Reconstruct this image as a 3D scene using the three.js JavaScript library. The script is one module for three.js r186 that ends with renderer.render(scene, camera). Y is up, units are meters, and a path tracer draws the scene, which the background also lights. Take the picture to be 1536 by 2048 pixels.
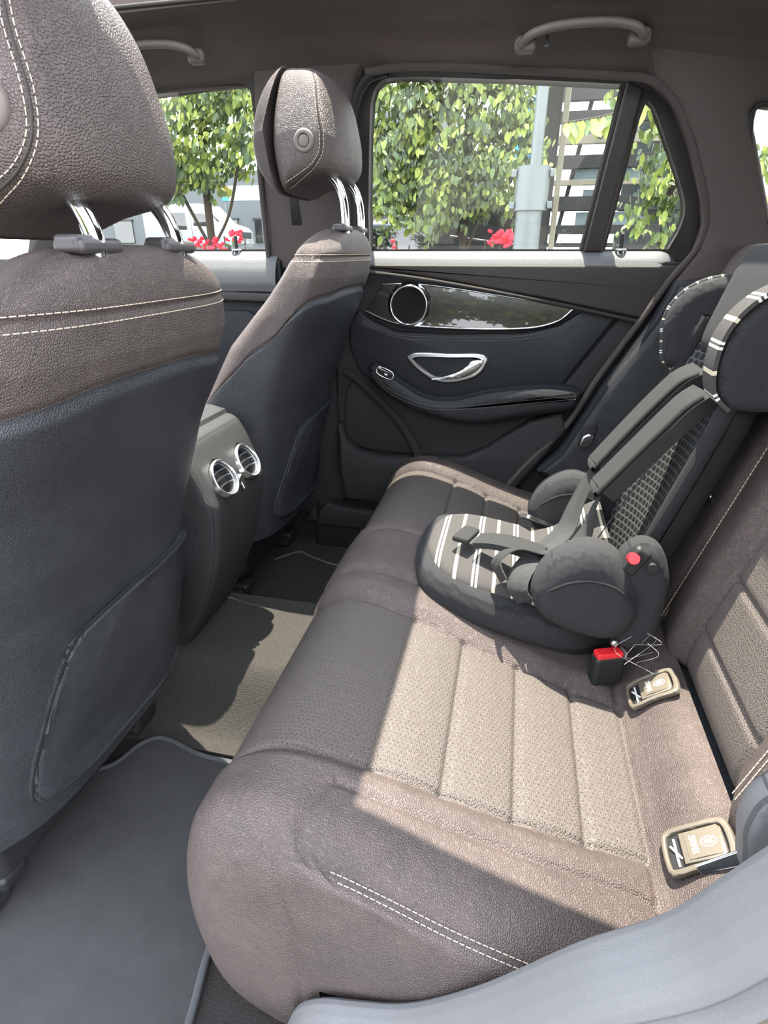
import * as THREE from 'three';
import { mergeGeometries, toCreasedNormals, mergeVertices } from 'three/addons/utils/BufferGeometryUtils.js';
import { RoundedBoxGeometry } from 'three/addons/geometries/RoundedBoxGeometry.js';
import { TextGeometry } from 'three/addons/geometries/TextGeometry.js';
import { FontLoader } from 'three/addons/loaders/FontLoader.js';

// Car frame: x points to the rear of the car, y up, z to the open left rear door; metres; y = 0 is the rear footwell.
const scene = new THREE.Scene();
const renderer = new THREE.WebGLRenderer();
renderer.toneMapping = THREE.LinearToneMapping;
renderer.toneMappingExposure = 1.55;
renderer.shadowMap.enabled = true;
const camera = new THREE.PerspectiveCamera(84.87, 0.75, 0.02, 300);
camera.position.set(0, 0.955, 1.02);
camera.rotation.order = 'YXZ';
camera.rotation.set(THREE.MathUtils.degToRad(-25), THREE.MathUtils.degToRad(12.7), 0);
scene.add(camera);

// hazy bright summer sky
{
  const w = 64, h = 64, d = new Float32Array(w * h * 4);
  for (let j = 0; j < h; j++) for (let i = 0; i < w; i++) {
    const el = Math.max(0, (j + 0.5) / h * 2 - 1), t = Math.pow(el, 0.6), o = (j * w + i) * 4;
    d[o] = 6.4 - 2.6 * t; d[o + 1] = 6.5 - 2.3 * t; d[o + 2] = 6.7 - 1.6 * t; d[o + 3] = 1;
  }
  const sky = new THREE.DataTexture(d, w, h, THREE.RGBAFormat, THREE.FloatType);
  sky.mapping = THREE.EquirectangularReflectionMapping; sky.magFilter = THREE.LinearFilter; sky.needsUpdate = true;
  scene.background = sky; scene.environment = sky;
}
const sun = new THREE.DirectionalLight(0xfff5e6, 19);
sun.position.set(-0.06 * 20, 20, -0.165 * 20);
sun.castShadow = true; sun.shadow.radius = 1;
sun.shadow.mapSize.set(2048, 2048);
Object.assign(sun.shadow.camera, { left: -8, right: 8, top: 8, bottom: -8, near: 1, far: 60 });
scene.add(sun); scene.add(sun.target);

// ---------- helpers ----------
let seed = 12345;
function rnd() { seed = (seed + 0x6d2b79f5) | 0; let t = Math.imul(seed ^ (seed >>> 15), 1 | seed); t = (t + Math.imul(t ^ (t >>> 7), 61 | t)) ^ t; return ((t ^ (t >>> 14)) >>> 0) / 4294967296; }
const V3 = (x, y, z) => new THREE.Vector3(x, y, z), V2 = (x, y) => new THREE.Vector2(x, y);
const clamp = (x, a, b) => Math.min(b, Math.max(a, x)), lerp = (a, b, t) => a + (b - a) * t;
const sstep = (a, b, x) => { const t = clamp((x - a) / (b - a), 0, 1); return t * t * (3 - 2 * t); };
const spow = (c, e) => Math.sign(c) * Math.pow(Math.abs(c), e);
function table(rows) {                                             // linear interpolation in a table of [key, value], keys rising
  return (k) => {
    if (k <= rows[0][0]) return rows[0][1];
    for (let i = 1; i < rows.length; i++) if (k <= rows[i][0]) return lerp(rows[i - 1][1], rows[i][1], (k - rows[i - 1][0]) / (rows[i][0] - rows[i - 1][0]));
    return rows[rows.length - 1][1];
  };
}
const names = new Map();
function numbered(n) { const k = names.get(n) ?? 0; names.set(n, k + 1); return k ? n + '_' + String(k).padStart(3, '0') : n; }
function tag(o, label, category, group, kind) { o.userData = { label, category }; if (group) o.userData.group = group; if (kind) o.userData.kind = kind; return o; }
function thing(name, label, category, { at = [0, 0, 0], group, kind, turn = 0 } = {}) {
  const g = new THREE.Group(); g.name = numbered(name); g.position.set(...at); g.rotation.y = turn; scene.add(g);
  return tag(g, label, category, group, kind);
}
function part(name, geo, mat, parent, label) {                     // one named mesh under its parent
  if (Array.isArray(geo)) geo = merge(geo);
  const m = new THREE.Mesh(geo, mat); m.name = name; m.castShadow = m.receiveShadow = true;
  if (label) m.userData.label = label;
  parent.add(m); return m;
}
function stuffPart(name, geo, mat, parent) { const m = part(name, geo, mat, parent); m.userData.kind = 'stuff'; return m; }
function solo(name, geo, mat, label, category, opt = {}) {         // a thing that is one mesh
  const m = part(numbered(name), geo, mat, scene); return tag(m, label, category, opt.group, opt.kind);
}
function clean(g) { const c = g.index ? g.toNonIndexed() : g; for (const k of Object.keys(c.attributes)) if (!['position', 'normal', 'uv'].includes(k)) c.deleteAttribute(k); if (!c.attributes.uv) c.setAttribute('uv', new THREE.BufferAttribute(new Float32Array(c.attributes.position.count * 2), 2)); return c; }
function merge(list) { return mergeGeometries(list.map(clean), false); }
function move(g, x = 0, y = 0, z = 0, rx = 0, ry = 0, rz = 0, s = 1) {
  g.applyMatrix4(new THREE.Matrix4().compose(V3(x, y, z), new THREE.Quaternion().setFromEuler(new THREE.Euler(rx, ry, rz)), typeof s === 'number' ? V3(s, s, s) : V3(...s))); return g;
}
function boxUV(g) {                                                // uv in metres by the dominant normal direction
  const p = g.attributes.position, n = g.attributes.normal, u = new Float32Array(p.count * 2);
  for (let i = 0; i < p.count; i++) {
    const a = Math.abs(n.getX(i)), b = Math.abs(n.getY(i)), c = Math.abs(n.getZ(i));
    if (c >= a && c >= b) { u[2 * i] = p.getX(i); u[2 * i + 1] = p.getY(i); } else if (b >= a) { u[2 * i] = p.getX(i); u[2 * i + 1] = p.getZ(i); } else { u[2 * i] = p.getZ(i); u[2 * i + 1] = p.getY(i); }
  }
  g.setAttribute('uv', new THREE.BufferAttribute(u, 2)); return g;
}
function faceUV(g) {                                               // uv in metres, one plane per triangle
  g = g.index ? g.toNonIndexed() : g; const p = g.attributes.position, n = g.attributes.normal, u = new Float32Array(p.count * 2);
  for (let i = 0; i < p.count; i += 3) {
    const s = [0, 0, 0]; for (let k = 0; k < 3; k++) { s[0] += n.getX(i + k); s[1] += n.getY(i + k); s[2] += n.getZ(i + k); }
    const a = Math.abs(s[0]), b = Math.abs(s[1]), c = Math.abs(s[2]);
    for (let k = i; k < i + 3; k++) { if (c >= a && c >= b) { u[2 * k] = p.getX(k); u[2 * k + 1] = p.getY(k); } else if (b >= a) { u[2 * k] = p.getX(k); u[2 * k + 1] = p.getZ(k); } else { u[2 * k] = p.getZ(k); u[2 * k + 1] = p.getY(k); } }
  }
  g.setAttribute('uv', new THREE.BufferAttribute(u, 2)); return g;
}
function rbox(w, h, d, r = 0.005, x = 0, y = 0, z = 0, rx = 0, ry = 0, rz = 0) { return boxUV(move(new RoundedBoxGeometry(w, h, d, 3, Math.min(r, w / 2.01, h / 2.01, d / 2.01)), x, y, z, rx, ry, rz)); }
function cyl(r1, r2, h, x, y, z, rx = 0, ry = 0, rz = 0, seg = 24) { return move(new THREE.CylinderGeometry(r1, r2, h, seg), x, y, z, rx, ry, rz); }
function smoothLoop(pts, n = 96, tension = 0.5) {
  const c = new THREE.CatmullRomCurve3(pts.map((p) => V3(p[0], p[1], 0)), true, 'centripetal', tension);
  return c.getPoints(n).slice(0, n).map((p) => [p.x, p.y]);
}
function shapeOf(pts, holes = []) {
  const s = new THREE.Shape(pts.map((p) => V2(p[0], p[1])));
  for (const h of holes) s.holes.push(new THREE.Path(h.map((p) => V2(p[0], p[1]))));
  return s;
}
// a panel cut from an outline in x,y; its back at z0, its front at z0 + depth
function slab(pts, z0, depth, bevel = 0.004, { holes = [], smooth = 0, seg = 3, crease = 0.7 } = {}) {
  if (smooth) pts = smoothLoop(pts, smooth);
  const b = Math.min(bevel, depth / 2.01);
  let g = new THREE.ExtrudeGeometry(shapeOf(pts, holes), { depth: depth - 2 * b, bevelEnabled: b > 0, bevelThickness: b, bevelSize: b, bevelOffset: -b, bevelSegments: seg, curveSegments: 8 });
  g.translate(0, 0, z0 + b);
  g.deleteAttribute('uv'); g = toCreasedNormals(g, crease);
  return boxUV(g);
}
function warp(g, fn) {                                             // move every vertex by fn([x,y,z]) -> [x,y,z]
  const p = g.attributes.position, v = [0, 0, 0];
  for (let i = 0; i < p.count; i++) { const q = fn([p.getX(i), p.getY(i), p.getZ(i)]); p.setXYZ(i, q[0], q[1], q[2]); }
  g.deleteAttribute('normal'); g.computeVertexNormals(); return g;
}
function smoothNormals(g, a = 0.9) { return toCreasedNormals(g.index ? g.toNonIndexed() : g, a); }
const curve = (pts, closed = false) => new THREE.CatmullRomCurve3(pts.map((p) => V3(...p)), closed, 'centripetal');
function tube(pts, r, n = 48, seg = 8, closed = false) { return new THREE.TubeGeometry(curve(pts, closed), n, r, seg, closed); }
// ribbon of width w and thickness t along a path; up gives the width direction at each point
function ribbon(pts, w, t, wdir, n = 40, twist = null) {
  const c = curve(pts), g = new THREE.BoxGeometry(1, 1, 1, 1, n, 4), p = g.attributes.position;
  const P = c.getSpacedPoints(n), W = curve(wdir.length > 1 ? wdir : [wdir[0], wdir[0].map((x) => x + 1e-6)]);
  for (let i = 0; i < p.count; i++) {
    const k = Math.round((p.getY(i) + 0.5) * n), a = P[Math.max(0, k - 1)], b = P[Math.min(n, k + 1)], T = b.clone().sub(a).normalize();
    const wd = W.getPoint(k / n); wd.addScaledVector(T, -wd.dot(T)).normalize();
    const nn = T.clone().cross(wd).normalize(), q = P[k].clone().addScaledVector(wd, p.getZ(i) * w).addScaledVector(nn, p.getX(i) * t);
    p.setXYZ(i, q.x, q.y, q.z);
  }
  const L = c.getLength(), uv = g.attributes.uv;
  for (let i = 0; i < p.count; i++) uv.setXY(i, 0, 0);
  let g2 = g.toNonIndexed(); g2.computeVertexNormals(); g2 = toCreasedNormals(g2, 0.8);
  // uv: u across, v along
  const src = new THREE.BoxGeometry(1, 1, 1, 1, n, 4).toNonIndexed().attributes.position, u2 = g2.attributes.uv;
  for (let i = 0; i < src.count; i++) u2.setXY(i, src.getZ(i) * w, (src.getY(i) + 0.5) * L);
  return g2;
}
// stitches: short threads along a path
function stitches(pts, len = 0.0045, gap = 0.0018, r = 0.0005, closed = false) {
  const c = curve(pts, closed), L = c.getLength(), n = Math.max(2, Math.floor(L / (len + gap))), out = [];
  const proto = new THREE.CylinderGeometry(r, r, len, 5, 1);
  for (let i = 0; i < n; i++) {
    const a = c.getPointAt((i + 0.1) / n), b = c.getPointAt((i + 0.75) / n), d = b.clone().sub(a).normalize();
    const g = proto.clone(); g.applyQuaternion(new THREE.Quaternion().setFromUnitVectors(V3(0, 1, 0), d)); g.translate((a.x + b.x) / 2, (a.y + b.y) / 2, (a.z + b.z) / 2);
    out.push(g);
  }
  return merge(out);
}
// parametric sheet split into regions that share one set of smooth normals
function sheet(nu, nv, f, { wrap = false, disp = null, region = null, flip = false, uvOf = null } = {}) {
  const W = nu + 1, N = W * (nv + 1), P = new Float32Array(N * 3), UVp = [];
  for (let j = 0; j <= nv; j++) for (let i = 0; i <= nu; i++) { const q = f(i / nu, j / nv), o = (j * W + i) * 3; P[o] = q[0]; P[o + 1] = q[1]; P[o + 2] = q[2]; }
  const idx = [];
  for (let j = 0; j < nv; j++) for (let i = 0; i < nu; i++) { const a = j * W + i, b = a + 1, c = a + W, d = c + 1; if (flip) idx.push(a, c, b, b, c, d); else idx.push(a, b, c, b, d, c); }
  const normals = () => {
    const g = new THREE.BufferGeometry(); g.setAttribute('position', new THREE.BufferAttribute(P, 3)); g.setIndex(idx); g.computeVertexNormals(); const n = g.attributes.normal.array;
    if (wrap) for (let j = 0; j <= nv; j++) { const a = j * W * 3, b = (j * W + nu) * 3; for (let k = 0; k < 3; k++) { const s = n[a + k] + n[b + k]; n[a + k] = n[b + k] = s; } const l = Math.hypot(n[a], n[a + 1], n[a + 2]) || 1; for (let k = 0; k < 3; k++) { n[a + k] /= l; n[b + k] /= l; } }
    return n;
  };
  let n = normals();
  if (disp) {
    for (let j = 0; j <= nv; j++) for (let i = 0; i <= nu; i++) { const o = (j * W + i) * 3, d = disp(i / nu, j / nv, [P[o], P[o + 1], P[o + 2]]); for (let k = 0; k < 3; k++) P[o + k] += n[o + k] * d; }
    n = normals();
  }
  const U = new Float32Array(N * 2);
  for (let j = 0; j <= nv; j++) for (let i = 0; i <= nu; i++) {
    const v = j * W + i, dist = (a, b) => Math.hypot(P[a * 3] - P[b * 3], P[a * 3 + 1] - P[b * 3 + 1], P[a * 3 + 2] - P[b * 3 + 2]);
    U[v * 2] = i ? U[(v - 1) * 2] + dist(v, v - 1) : 0; U[v * 2 + 1] = j ? U[(v - W) * 2 + 1] + dist(v, v - W) : 0;
  }
  if (uvOf) for (let j = 0; j <= nv; j++) for (let i = 0; i <= nu; i++) { const v = j * W + i, q = uvOf(i / nu, j / nv, [P[v * 3], P[v * 3 + 1], P[v * 3 + 2]]); U[v * 2] = q[0]; U[v * 2 + 1] = q[1]; }
  const lists = new Map();
  for (let j = 0; j < nv; j++) for (let i = 0; i < nu; i++) {
    const key = region ? region((i + 0.5) / nu, (j + 0.5) / nv) : 'all';
    if (key === null) continue;
    if (!lists.has(key)) lists.set(key, []);
    const o = (j * nu + i) * 6; lists.get(key).push(idx[o], idx[o + 1], idx[o + 2], idx[o + 3], idx[o + 4], idx[o + 5]);
  }
  const out = {};
  for (const [key, list] of lists) {
    const map = new Map(), p = [], nn = [], uu = [], ix = [];
    for (const v of list) { if (!map.has(v)) { map.set(v, p.length / 3); p.push(P[v * 3], P[v * 3 + 1], P[v * 3 + 2]); nn.push(n[v * 3], n[v * 3 + 1], n[v * 3 + 2]); uu.push(U[v * 2], U[v * 2 + 1]); } ix.push(map.get(v)); }
    const g = new THREE.BufferGeometry(); g.setAttribute('position', new THREE.Float32BufferAttribute(p, 3)); g.setAttribute('normal', new THREE.Float32BufferAttribute(nn, 3)); g.setAttribute('uv', new THREE.Float32BufferAttribute(uu, 2)); g.setIndex(ix);
    out[key] = g;
  }
  return out;
}
// closed pillow: p,q in [-1,1]; place(a, b, c) maps width, height and thickness to space; c in [-1,1] goes from the back to the front
function pillow(nu, nv, place, { ep = 6, eq = 6, pw = 0.5, disp = null, bp = 1 } = {}) {
  const ease = (t) => { const s = t * 2 - 1; return Math.sign(s) * (1 - Math.pow(1 - Math.abs(s), 1.6)); };
  const h = (p, q) => Math.pow(Math.max(0, (1 - Math.pow(Math.abs(p), ep)) * (1 - Math.pow(Math.abs(q), eq))), pw);
  const F = sheet(nu, nv, (u, v) => { const p = ease(u), q = ease(v); return place(p, q, h(p, q)); }, { disp: disp ? (u, v) => disp(ease(u), ease(v)) * Math.min(1, h(ease(u), ease(v)) * 2) : null }).all;
  const B = sheet(nu >> 1, nv >> 1, (u, v) => { const p = ease(u), q = ease(v); return place(p, q, -bp * h(p, q)); }, { flip: true }).all;
  return { front: F, back: B };
}
// loft of closed rings
function loft(rings, { capStart = true, capEnd = true, smooth = true } = {}) {
  const m = rings[0].length, p = [], ix = [];
  for (const r of rings) for (const q of r) p.push(...q);
  for (let j = 0; j < rings.length - 1; j++) for (let i = 0; i < m; i++) { const a = j * m + i, b = j * m + (i + 1) % m, c = a + m, d = b + m; ix.push(a, b, c, b, d, c); }
  const fan = (j, rev) => { const c = [0, 0, 0]; for (const q of rings[j]) for (let k = 0; k < 3; k++) c[k] += q[k] / m; const o = p.length / 3; p.push(...c); for (let i = 0; i < m; i++) { const a = j * m + i, b = j * m + (i + 1) % m; rev ? ix.push(o, b, a) : ix.push(o, a, b); } };
  if (capStart) fan(0, true); if (capEnd) fan(rings.length - 1, false);
  let g = new THREE.BufferGeometry(); g.setAttribute('position', new THREE.Float32BufferAttribute(p, 3)); g.setIndex(ix);
  // orient outward
  g.computeBoundingBox(); let vol = 0; const A = V3(), B = V3(), C = V3();
  for (let i = 0; i < ix.length; i += 3) { A.fromArray(p, ix[i] * 3); B.fromArray(p, ix[i + 1] * 3); C.fromArray(p, ix[i + 2] * 3); vol += A.dot(B.cross(C)); }
  if (vol < 0) { for (let i = 0; i < ix.length; i += 3) { const t = ix[i + 1]; ix[i + 1] = ix[i + 2]; ix[i + 2] = t; } g.setIndex(ix); }
  g = toCreasedNormals(g.toNonIndexed(), smooth === true ? 0.75 : smooth);
  return boxUV(g);
}
const dseg = (x, y, a, b) => { const dx = b[0] - a[0], dy = b[1] - a[1], t = clamp(((x - a[0]) * dx + (y - a[1]) * dy) / (dx * dx + dy * dy || 1), 0, 1); return Math.hypot(x - a[0] - t * dx, y - a[1] - t * dy); };
const dline = (x, y, pts) => { let m = 1e9; for (let i = 1; i < pts.length; i++) m = Math.min(m, dseg(x, y, pts[i - 1], pts[i])); return m; };

// ---------- textures: what the surfaces are made of ----------
function tex(size, tile, fn, { srgb = false, rgb = false, h = size } = {}) {
  const d = new Uint8Array(size * h * 4);
  for (let j = 0; j < h; j++) for (let i = 0; i < size; i++) { const v = fn(i / size, j / h), o = (j * size + i) * 4; if (rgb) { d[o] = v[0] * 255; d[o + 1] = v[1] * 255; d[o + 2] = v[2] * 255; } else d[o] = d[o + 1] = d[o + 2] = clamp(v, 0, 1) * 255; d[o + 3] = 255; }
  const t = new THREE.DataTexture(d, size, h); t.wrapS = t.wrapT = THREE.RepeatWrapping; t.magFilter = THREE.LinearFilter; t.minFilter = THREE.LinearMipmapLinearFilter; t.needsUpdate = true;
  t.repeat.set(1 / tile, 1 / (Array.isArray(tile) ? tile[1] : tile)); if (Array.isArray(tile)) t.repeat.set(1 / tile[0], 1 / tile[1]);
  if (srgb) t.colorSpace = THREE.SRGBColorSpace; return t;
}
function cells(n, sd) {                                            // tileable Worley noise, returns [F1, F2] in cell units
  const s0 = seed; seed = sd; const px = [], py = []; for (let i = 0; i < n * n; i++) { px.push(rnd()); py.push(rnd()); } seed = s0;
  return (u, v) => {
    const x = u * n, y = v * n, cx = Math.floor(x), cy = Math.floor(y); let a = 9, b = 9;
    for (let dy = -1; dy <= 1; dy++) for (let dx = -1; dx <= 1; dx++) { const k = ((cy + dy + n) % n) * n + (cx + dx + n) % n, d = Math.hypot(cx + dx + px[k] - x, cy + dy + py[k] - y); if (d < a) { b = a; a = d; } else if (d < b) b = d; }
    return [a, b];
  };
}
function vnoise(n, sd) {                                           // tileable value noise
  const s0 = seed; seed = sd; const g = []; for (let i = 0; i < n * n; i++) g.push(rnd()); seed = s0;
  return (u, v) => { const x = u * n, y = v * n, i = Math.floor(x), j = Math.floor(y), fx = x - i, fy = y - j, sx = fx * fx * (3 - 2 * fx), sy = fy * fy * (3 - 2 * fy), k = (a, b) => g[((b % n + n) % n) * n + (a % n + n) % n]; return lerp(lerp(k(i, j), k(i + 1, j), sx), lerp(k(i, j + 1), k(i + 1, j + 1), sx), sy); };
}
const grainCells = cells(34, 7), grain2 = cells(34, 91), n8 = vnoise(8, 3), n32 = vnoise(32, 5), n128 = vnoise(128, 9), n4 = vnoise(4, 21);
const leatherH = (u, v) => { const [a, b] = grainCells(u, v); return clamp(0.25 + 0.75 * sstep(0.0, 0.45, b - a), 0, 1) * 0.85 + 0.15 * n128(u, v); };
const T = {};
T.leather = tex(512, 0.1, leatherH);
T.leatherFine = tex(512, 0.06, leatherH);
const perf = (u, v) => { const n = 14, y = v * n, r = Math.floor(y), x = u * n + (r % 2) * 0.5, dx = x - Math.floor(x) - 0.5, dy = y - r - 0.5; return Math.hypot(dx, dy); };
T.perf = tex(512, 0.1, (u, v) => leatherH(u, v) * (perf(u, v) < 0.1 ? 0 : 1));
T.perfCol = tex(512, 0.1, (u, v) => { const d = perf(u, v); const m = sstep(0.08, 0.13, d) * 0.6 + 0.4; return [m, m, m]; }, { rgb: true, srgb: true });
T.plastic = tex(256, 0.03, (u, v) => { const [a, b] = grain2(u, v); return sstep(0, 0.5, b - a); });
T.twill = tex(128, 0.016, (u, v) => 0.5 + 0.5 * Math.sin((u * 8 + v * 8) * 2 * Math.PI) * (0.7 + 0.3 * Math.sin(u * 16 * Math.PI * 2)));
T.knit = tex(128, 0.012, (u, v) => 0.5 + 0.3 * Math.sin(u * 8 * 2 * Math.PI) + 0.2 * Math.sin((v * 8 + (Math.floor(u * 8) % 2) * 0.5) * 2 * Math.PI));
T.web = tex(64, [0.04, 0.006], (u, v) => 0.5 + 0.5 * Math.sin(v * 4 * 2 * Math.PI + (u < 0.5 ? u : 1 - u) * 40));
T.carpet = tex(512, 0.12, (u, v) => 0.5 * n128(u, v) + 0.3 * n32(u, v) + 0.2 * (0.5 + 0.5 * Math.sin(v * 24 * 2 * Math.PI)));
T.carpetCol = tex(512, 0.12, (u, v) => { const m = 0.55 + 0.45 * n128(u * 1, v * 1); return [m, m * 0.985, m * 0.96]; }, { rgb: true, srgb: true });
T.wear = tex(512, 0.9, (u, v) => { const m = clamp(0.8 + 0.14 * n8(u, v) + 0.08 * n32(u, v) + 0.05 * n128(u, v), 0, 1); return [m, m, m]; }, { rgb: true, srgb: true });
T.cloth = tex(256, 0.02, (u, v) => 0.5 * n128(u, v) + 0.5 * n32(u, v));
// ventilated spacer fabric: rows of elongated holes between raised threads
const net = (u, v) => { const n = 4, y = v * n, r = Math.floor(y), x = u * n + (r % 2) * 0.5, dx = Math.abs(x - Math.floor(x) - 0.5), dy = Math.abs(y - r - 0.5); return Math.max(dx * 1.05, dy * 1.0) + 0.25 * Math.min(dx, dy); };
T.net = tex(256, [0.044, 0.056], (u, v) => sstep(0.34, 0.44, net(u, v)));
T.netCol = tex(256, [0.044, 0.056], (u, v) => { const m = 0.1 + 0.9 * sstep(0.36, 0.44, net(u, v)); return [m, m, m]; }, { rgb: true, srgb: true });

// ---------- materials ----------
const std = (o) => new THREE.MeshStandardMaterial(o), phy = (o) => new THREE.MeshPhysicalMaterial(o);
const M = {
  brown: phy({ name: 'brown leather', color: 0x504744, roughness: 0.48, bumpMap: T.leather, bumpScale: 0.0014, specularIntensity: 0.7, map: T.wear }),
  brownPerf: phy({ name: 'perforated brown leather', color: 0x4e4844, roughness: 0.5, bumpMap: T.perf, bumpScale: 0.0012, map: T.perfCol, specularIntensity: 0.7 }),
  black: phy({ name: 'black leather', color: 0x2c2e31, roughness: 0.42, bumpMap: T.leather, bumpScale: 0.0006, map: T.wear, specularIntensity: 0.7 }),
  blackSmooth: phy({ name: 'black panel leather', color: 0x1e2023, roughness: 0.5, bumpMap: T.leatherFine, bumpScale: 0.0004, specularIntensity: 0.6 }),
  plastic: std({ name: 'grained black plastic', color: 0x1a1b1c, roughness: 0.55, bumpMap: T.plastic, bumpScale: 0.0003 }),
  plasticDark: std({ name: 'dark plastic', color: 0x151617, roughness: 0.6 }),
  trimBrown: std({ name: 'dark espresso trim', color: 0x2c2725, roughness: 0.6, bumpMap: T.leatherFine, bumpScale: 0.0003 }),
  headliner: std({ name: 'headliner cloth', color: 0x544a46, roughness: 0.95, bumpMap: T.cloth, bumpScale: 0.0003 }),
  pillar: std({ name: 'pillar trim', color: 0x463f3c, roughness: 0.75, bumpMap: T.plastic, bumpScale: 0.0002 }),
  handle: std({ name: 'handle plastic', color: 0x5a524e, roughness: 0.6 }),
  sill: phy({ name: 'belt rail skin', color: 0x5c5e60, roughness: 0.5, bumpMap: T.leatherFine, bumpScale: 0.0005 }),
  sillGrey: std({ name: 'grey sill plastic', color: 0x5a5b5c, roughness: 0.5, bumpMap: T.plastic, bumpScale: 0.0002 }),
  chrome: std({ name: 'chrome', color: 0xdadcdf, roughness: 0.08, metalness: 1 }),
  satin: std({ name: 'satin metal', color: 0xc4c6c8, roughness: 0.28, metalness: 1 }),
  wood: phy({ name: 'piano lacquer', color: 0x0a0605, roughness: 0.25, clearcoat: 1, clearcoatRoughness: 0.02 }),
  speaker: std({ name: 'speaker grille', color: 0x1b1a1a, roughness: 0.5, metalness: 0.3, bumpMap: T.knit, bumpScale: 0.0005 }),
  carpet: std({ name: 'carpet', color: 0x464239, roughness: 1, bumpMap: T.carpet, bumpScale: 0.0015, map: T.carpetCol }),
  matPlain: std({ name: 'plain floor mat', color: 0x363636, roughness: 1, bumpMap: T.cloth, bumpScale: 0.0008, map: T.wear }),
  mat: std({ name: 'ribbed floor mat', color: 0x32302d, roughness: 1, bumpMap: T.carpet, bumpScale: 0.0016, map: T.carpetCol }),
  binding: std({ name: 'mat binding', color: 0x5c5e60, roughness: 0.8, bumpMap: T.web, bumpScale: 0.0004 }),
  darkCarpet: std({ name: 'dark carpet', color: 0x2a2625, roughness: 1, bumpMap: T.carpet, bumpScale: 0.0012, map: T.carpetCol }),
  thread: std({ name: 'pale thread', color: 0xb3a692, roughness: 0.8 }),
  threadDark: std({ name: 'dark thread', color: 0x2c2624, roughness: 0.8 }),
  threadGrey: std({ name: 'grey thread', color: 0x6f6c66, roughness: 0.8 }),
  glass: phy({ name: 'window glass', color: 0xf7f9f7, roughness: 0.0, transmission: 1, thickness: 0, ior: 1.5 }),
  roofGlass: phy({ name: 'roof glass', color: 0xf4f6f4, roughness: 0.0, transmission: 1, thickness: 0 }),
  sleeve: std({ name: 'post sleeve plastic', color: 0x343132, roughness: 0.5 }),
  rubber: std({ name: 'rubber seal', color: 0x17181a, roughness: 0.7 }),
  red: std({ name: 'red plastic', color: 0xc3242b, roughness: 0.35 }),
  isofix: std({ name: 'taupe isofix cover', color: 0x544e44, roughness: 0.5 }),
  paint: phy({ name: 'silver paint', color: 0xd8dadc, roughness: 0.3, metalness: 0.4, clearcoat: 1 }),
  fabric: std({ name: 'black twill', color: 0x1c1d1f, roughness: 0.95, bumpMap: T.twill, bumpScale: 0.0006 }),
  fabricKnit: std({ name: 'charcoal knit', color: 0x1e1f21, roughness: 0.95, bumpMap: T.knit, bumpScale: 0.0005 }),
  net: std({ name: 'spacer net', color: 0x3e3f40, roughness: 0.8, bumpMap: T.net, bumpScale: 0.002, map: T.netCol }),
  strap: std({ name: 'black webbing', color: 0x212223, roughness: 0.7, bumpMap: T.web, bumpScale: 0.0004 }),
  padFabric: std({ name: 'grey shoulder pad fabric', color: 0x1e1f1f, roughness: 0.95, bumpMap: T.twill, bumpScale: 0.0006 }),
  piping: std({ name: 'pale piping', color: 0xbfc0bf, roughness: 0.8 }),
};
const glassMark = (() => {
  const cv = document.createElement('canvas'); cv.width = 168; cv.height = 200; const x = cv.getContext('2d');
  x.fillStyle = '#000'; x.fillRect(0, 0, 168, 200); x.strokeStyle = x.fillStyle = '#fff'; x.lineWidth = 3; x.textAlign = 'center';
  x.beginPath(); x.arc(84, 18, 13, 0, 7); x.stroke(); for (const a of [-1.57, 0.52, 2.62]) { x.beginPath(); x.moveTo(84, 18); x.lineTo(84 + 13 * Math.cos(a), 18 + 13 * Math.sin(a)); x.stroke(); }
  for (const [w, y] of [[110, 48], [96, 62], [104, 76], [70, 90], [88, 108]]) for (let k = 0; k < w; k += 9) x.fillRect(72 - w / 2 + k, y, 5 + (k * 7 % 3), 7);
  x.beginPath(); x.arc(148, 56, 10, 0, 7); x.stroke(); x.beginPath(); x.ellipse(148, 92, 14, 9, 0, 0, 7); x.stroke();
  x.beginPath(); x.moveTo(58, 124); x.lineTo(86, 124); x.lineTo(58, 156); x.lineTo(86, 156); x.lineTo(58, 124); x.fill(); x.fillRect(40, 170, 64, 4);
  const t = new THREE.CanvasTexture(cv); return std({ name: 'etched mark', color: 0x4a4f4c, roughness: 0.9, alphaMap: t, transparent: true });
})();
// ================= the car body =================
const hump = (z) => 0.115 * (1 - sstep(0.12, 0.25, Math.abs(z)));
const roofOff = table([[-1.9, -0.13], [-1.5, -0.04], [-1.1, -0.005], [-0.6, 0], [-0.35, 0], [-0.1, -0.01], [0.2, -0.035], [0.6, -0.085], [1.3, -0.22]]);
const roofProf = table([[0, 1.43], [0.36, 1.43], [0.42, 1.422], [0.46, 1.411], [0.5, 1.394], [0.535, 1.372], [0.565, 1.353], [0.59, 1.341], [0.62, 1.336]]);
const yRoof = (x, z) => roofProf(Math.abs(z)) + roofOff(x);
function thick(x0, x1, z0, z1, nx, nz, yf, h) {                    // closed plate with a curved underside
  const f = (dy) => (u, v) => { const x = lerp(x0, x1, u), z = lerp(z0, z1, v); return [x, yf(x, z) + dy, z]; };
  const wall = (n, a, b) => sheet(n, 2, (u, v) => { const x = lerp(a[0], b[0], u), z = lerp(a[1], b[1], u); return [x, yf(x, z) + v * h, z]; }).all;
  return [sheet(nx, nz, f(0), {}).all, sheet(nx, nz, f(h), { flip: true }).all, wall(nx, [x0, z0], [x1, z0]), wall(nx, [x1, z1], [x0, z1]), wall(nz, [x1, z0], [x1, z1]), wall(nz, [x0, z1], [x0, z0])];
}
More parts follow.
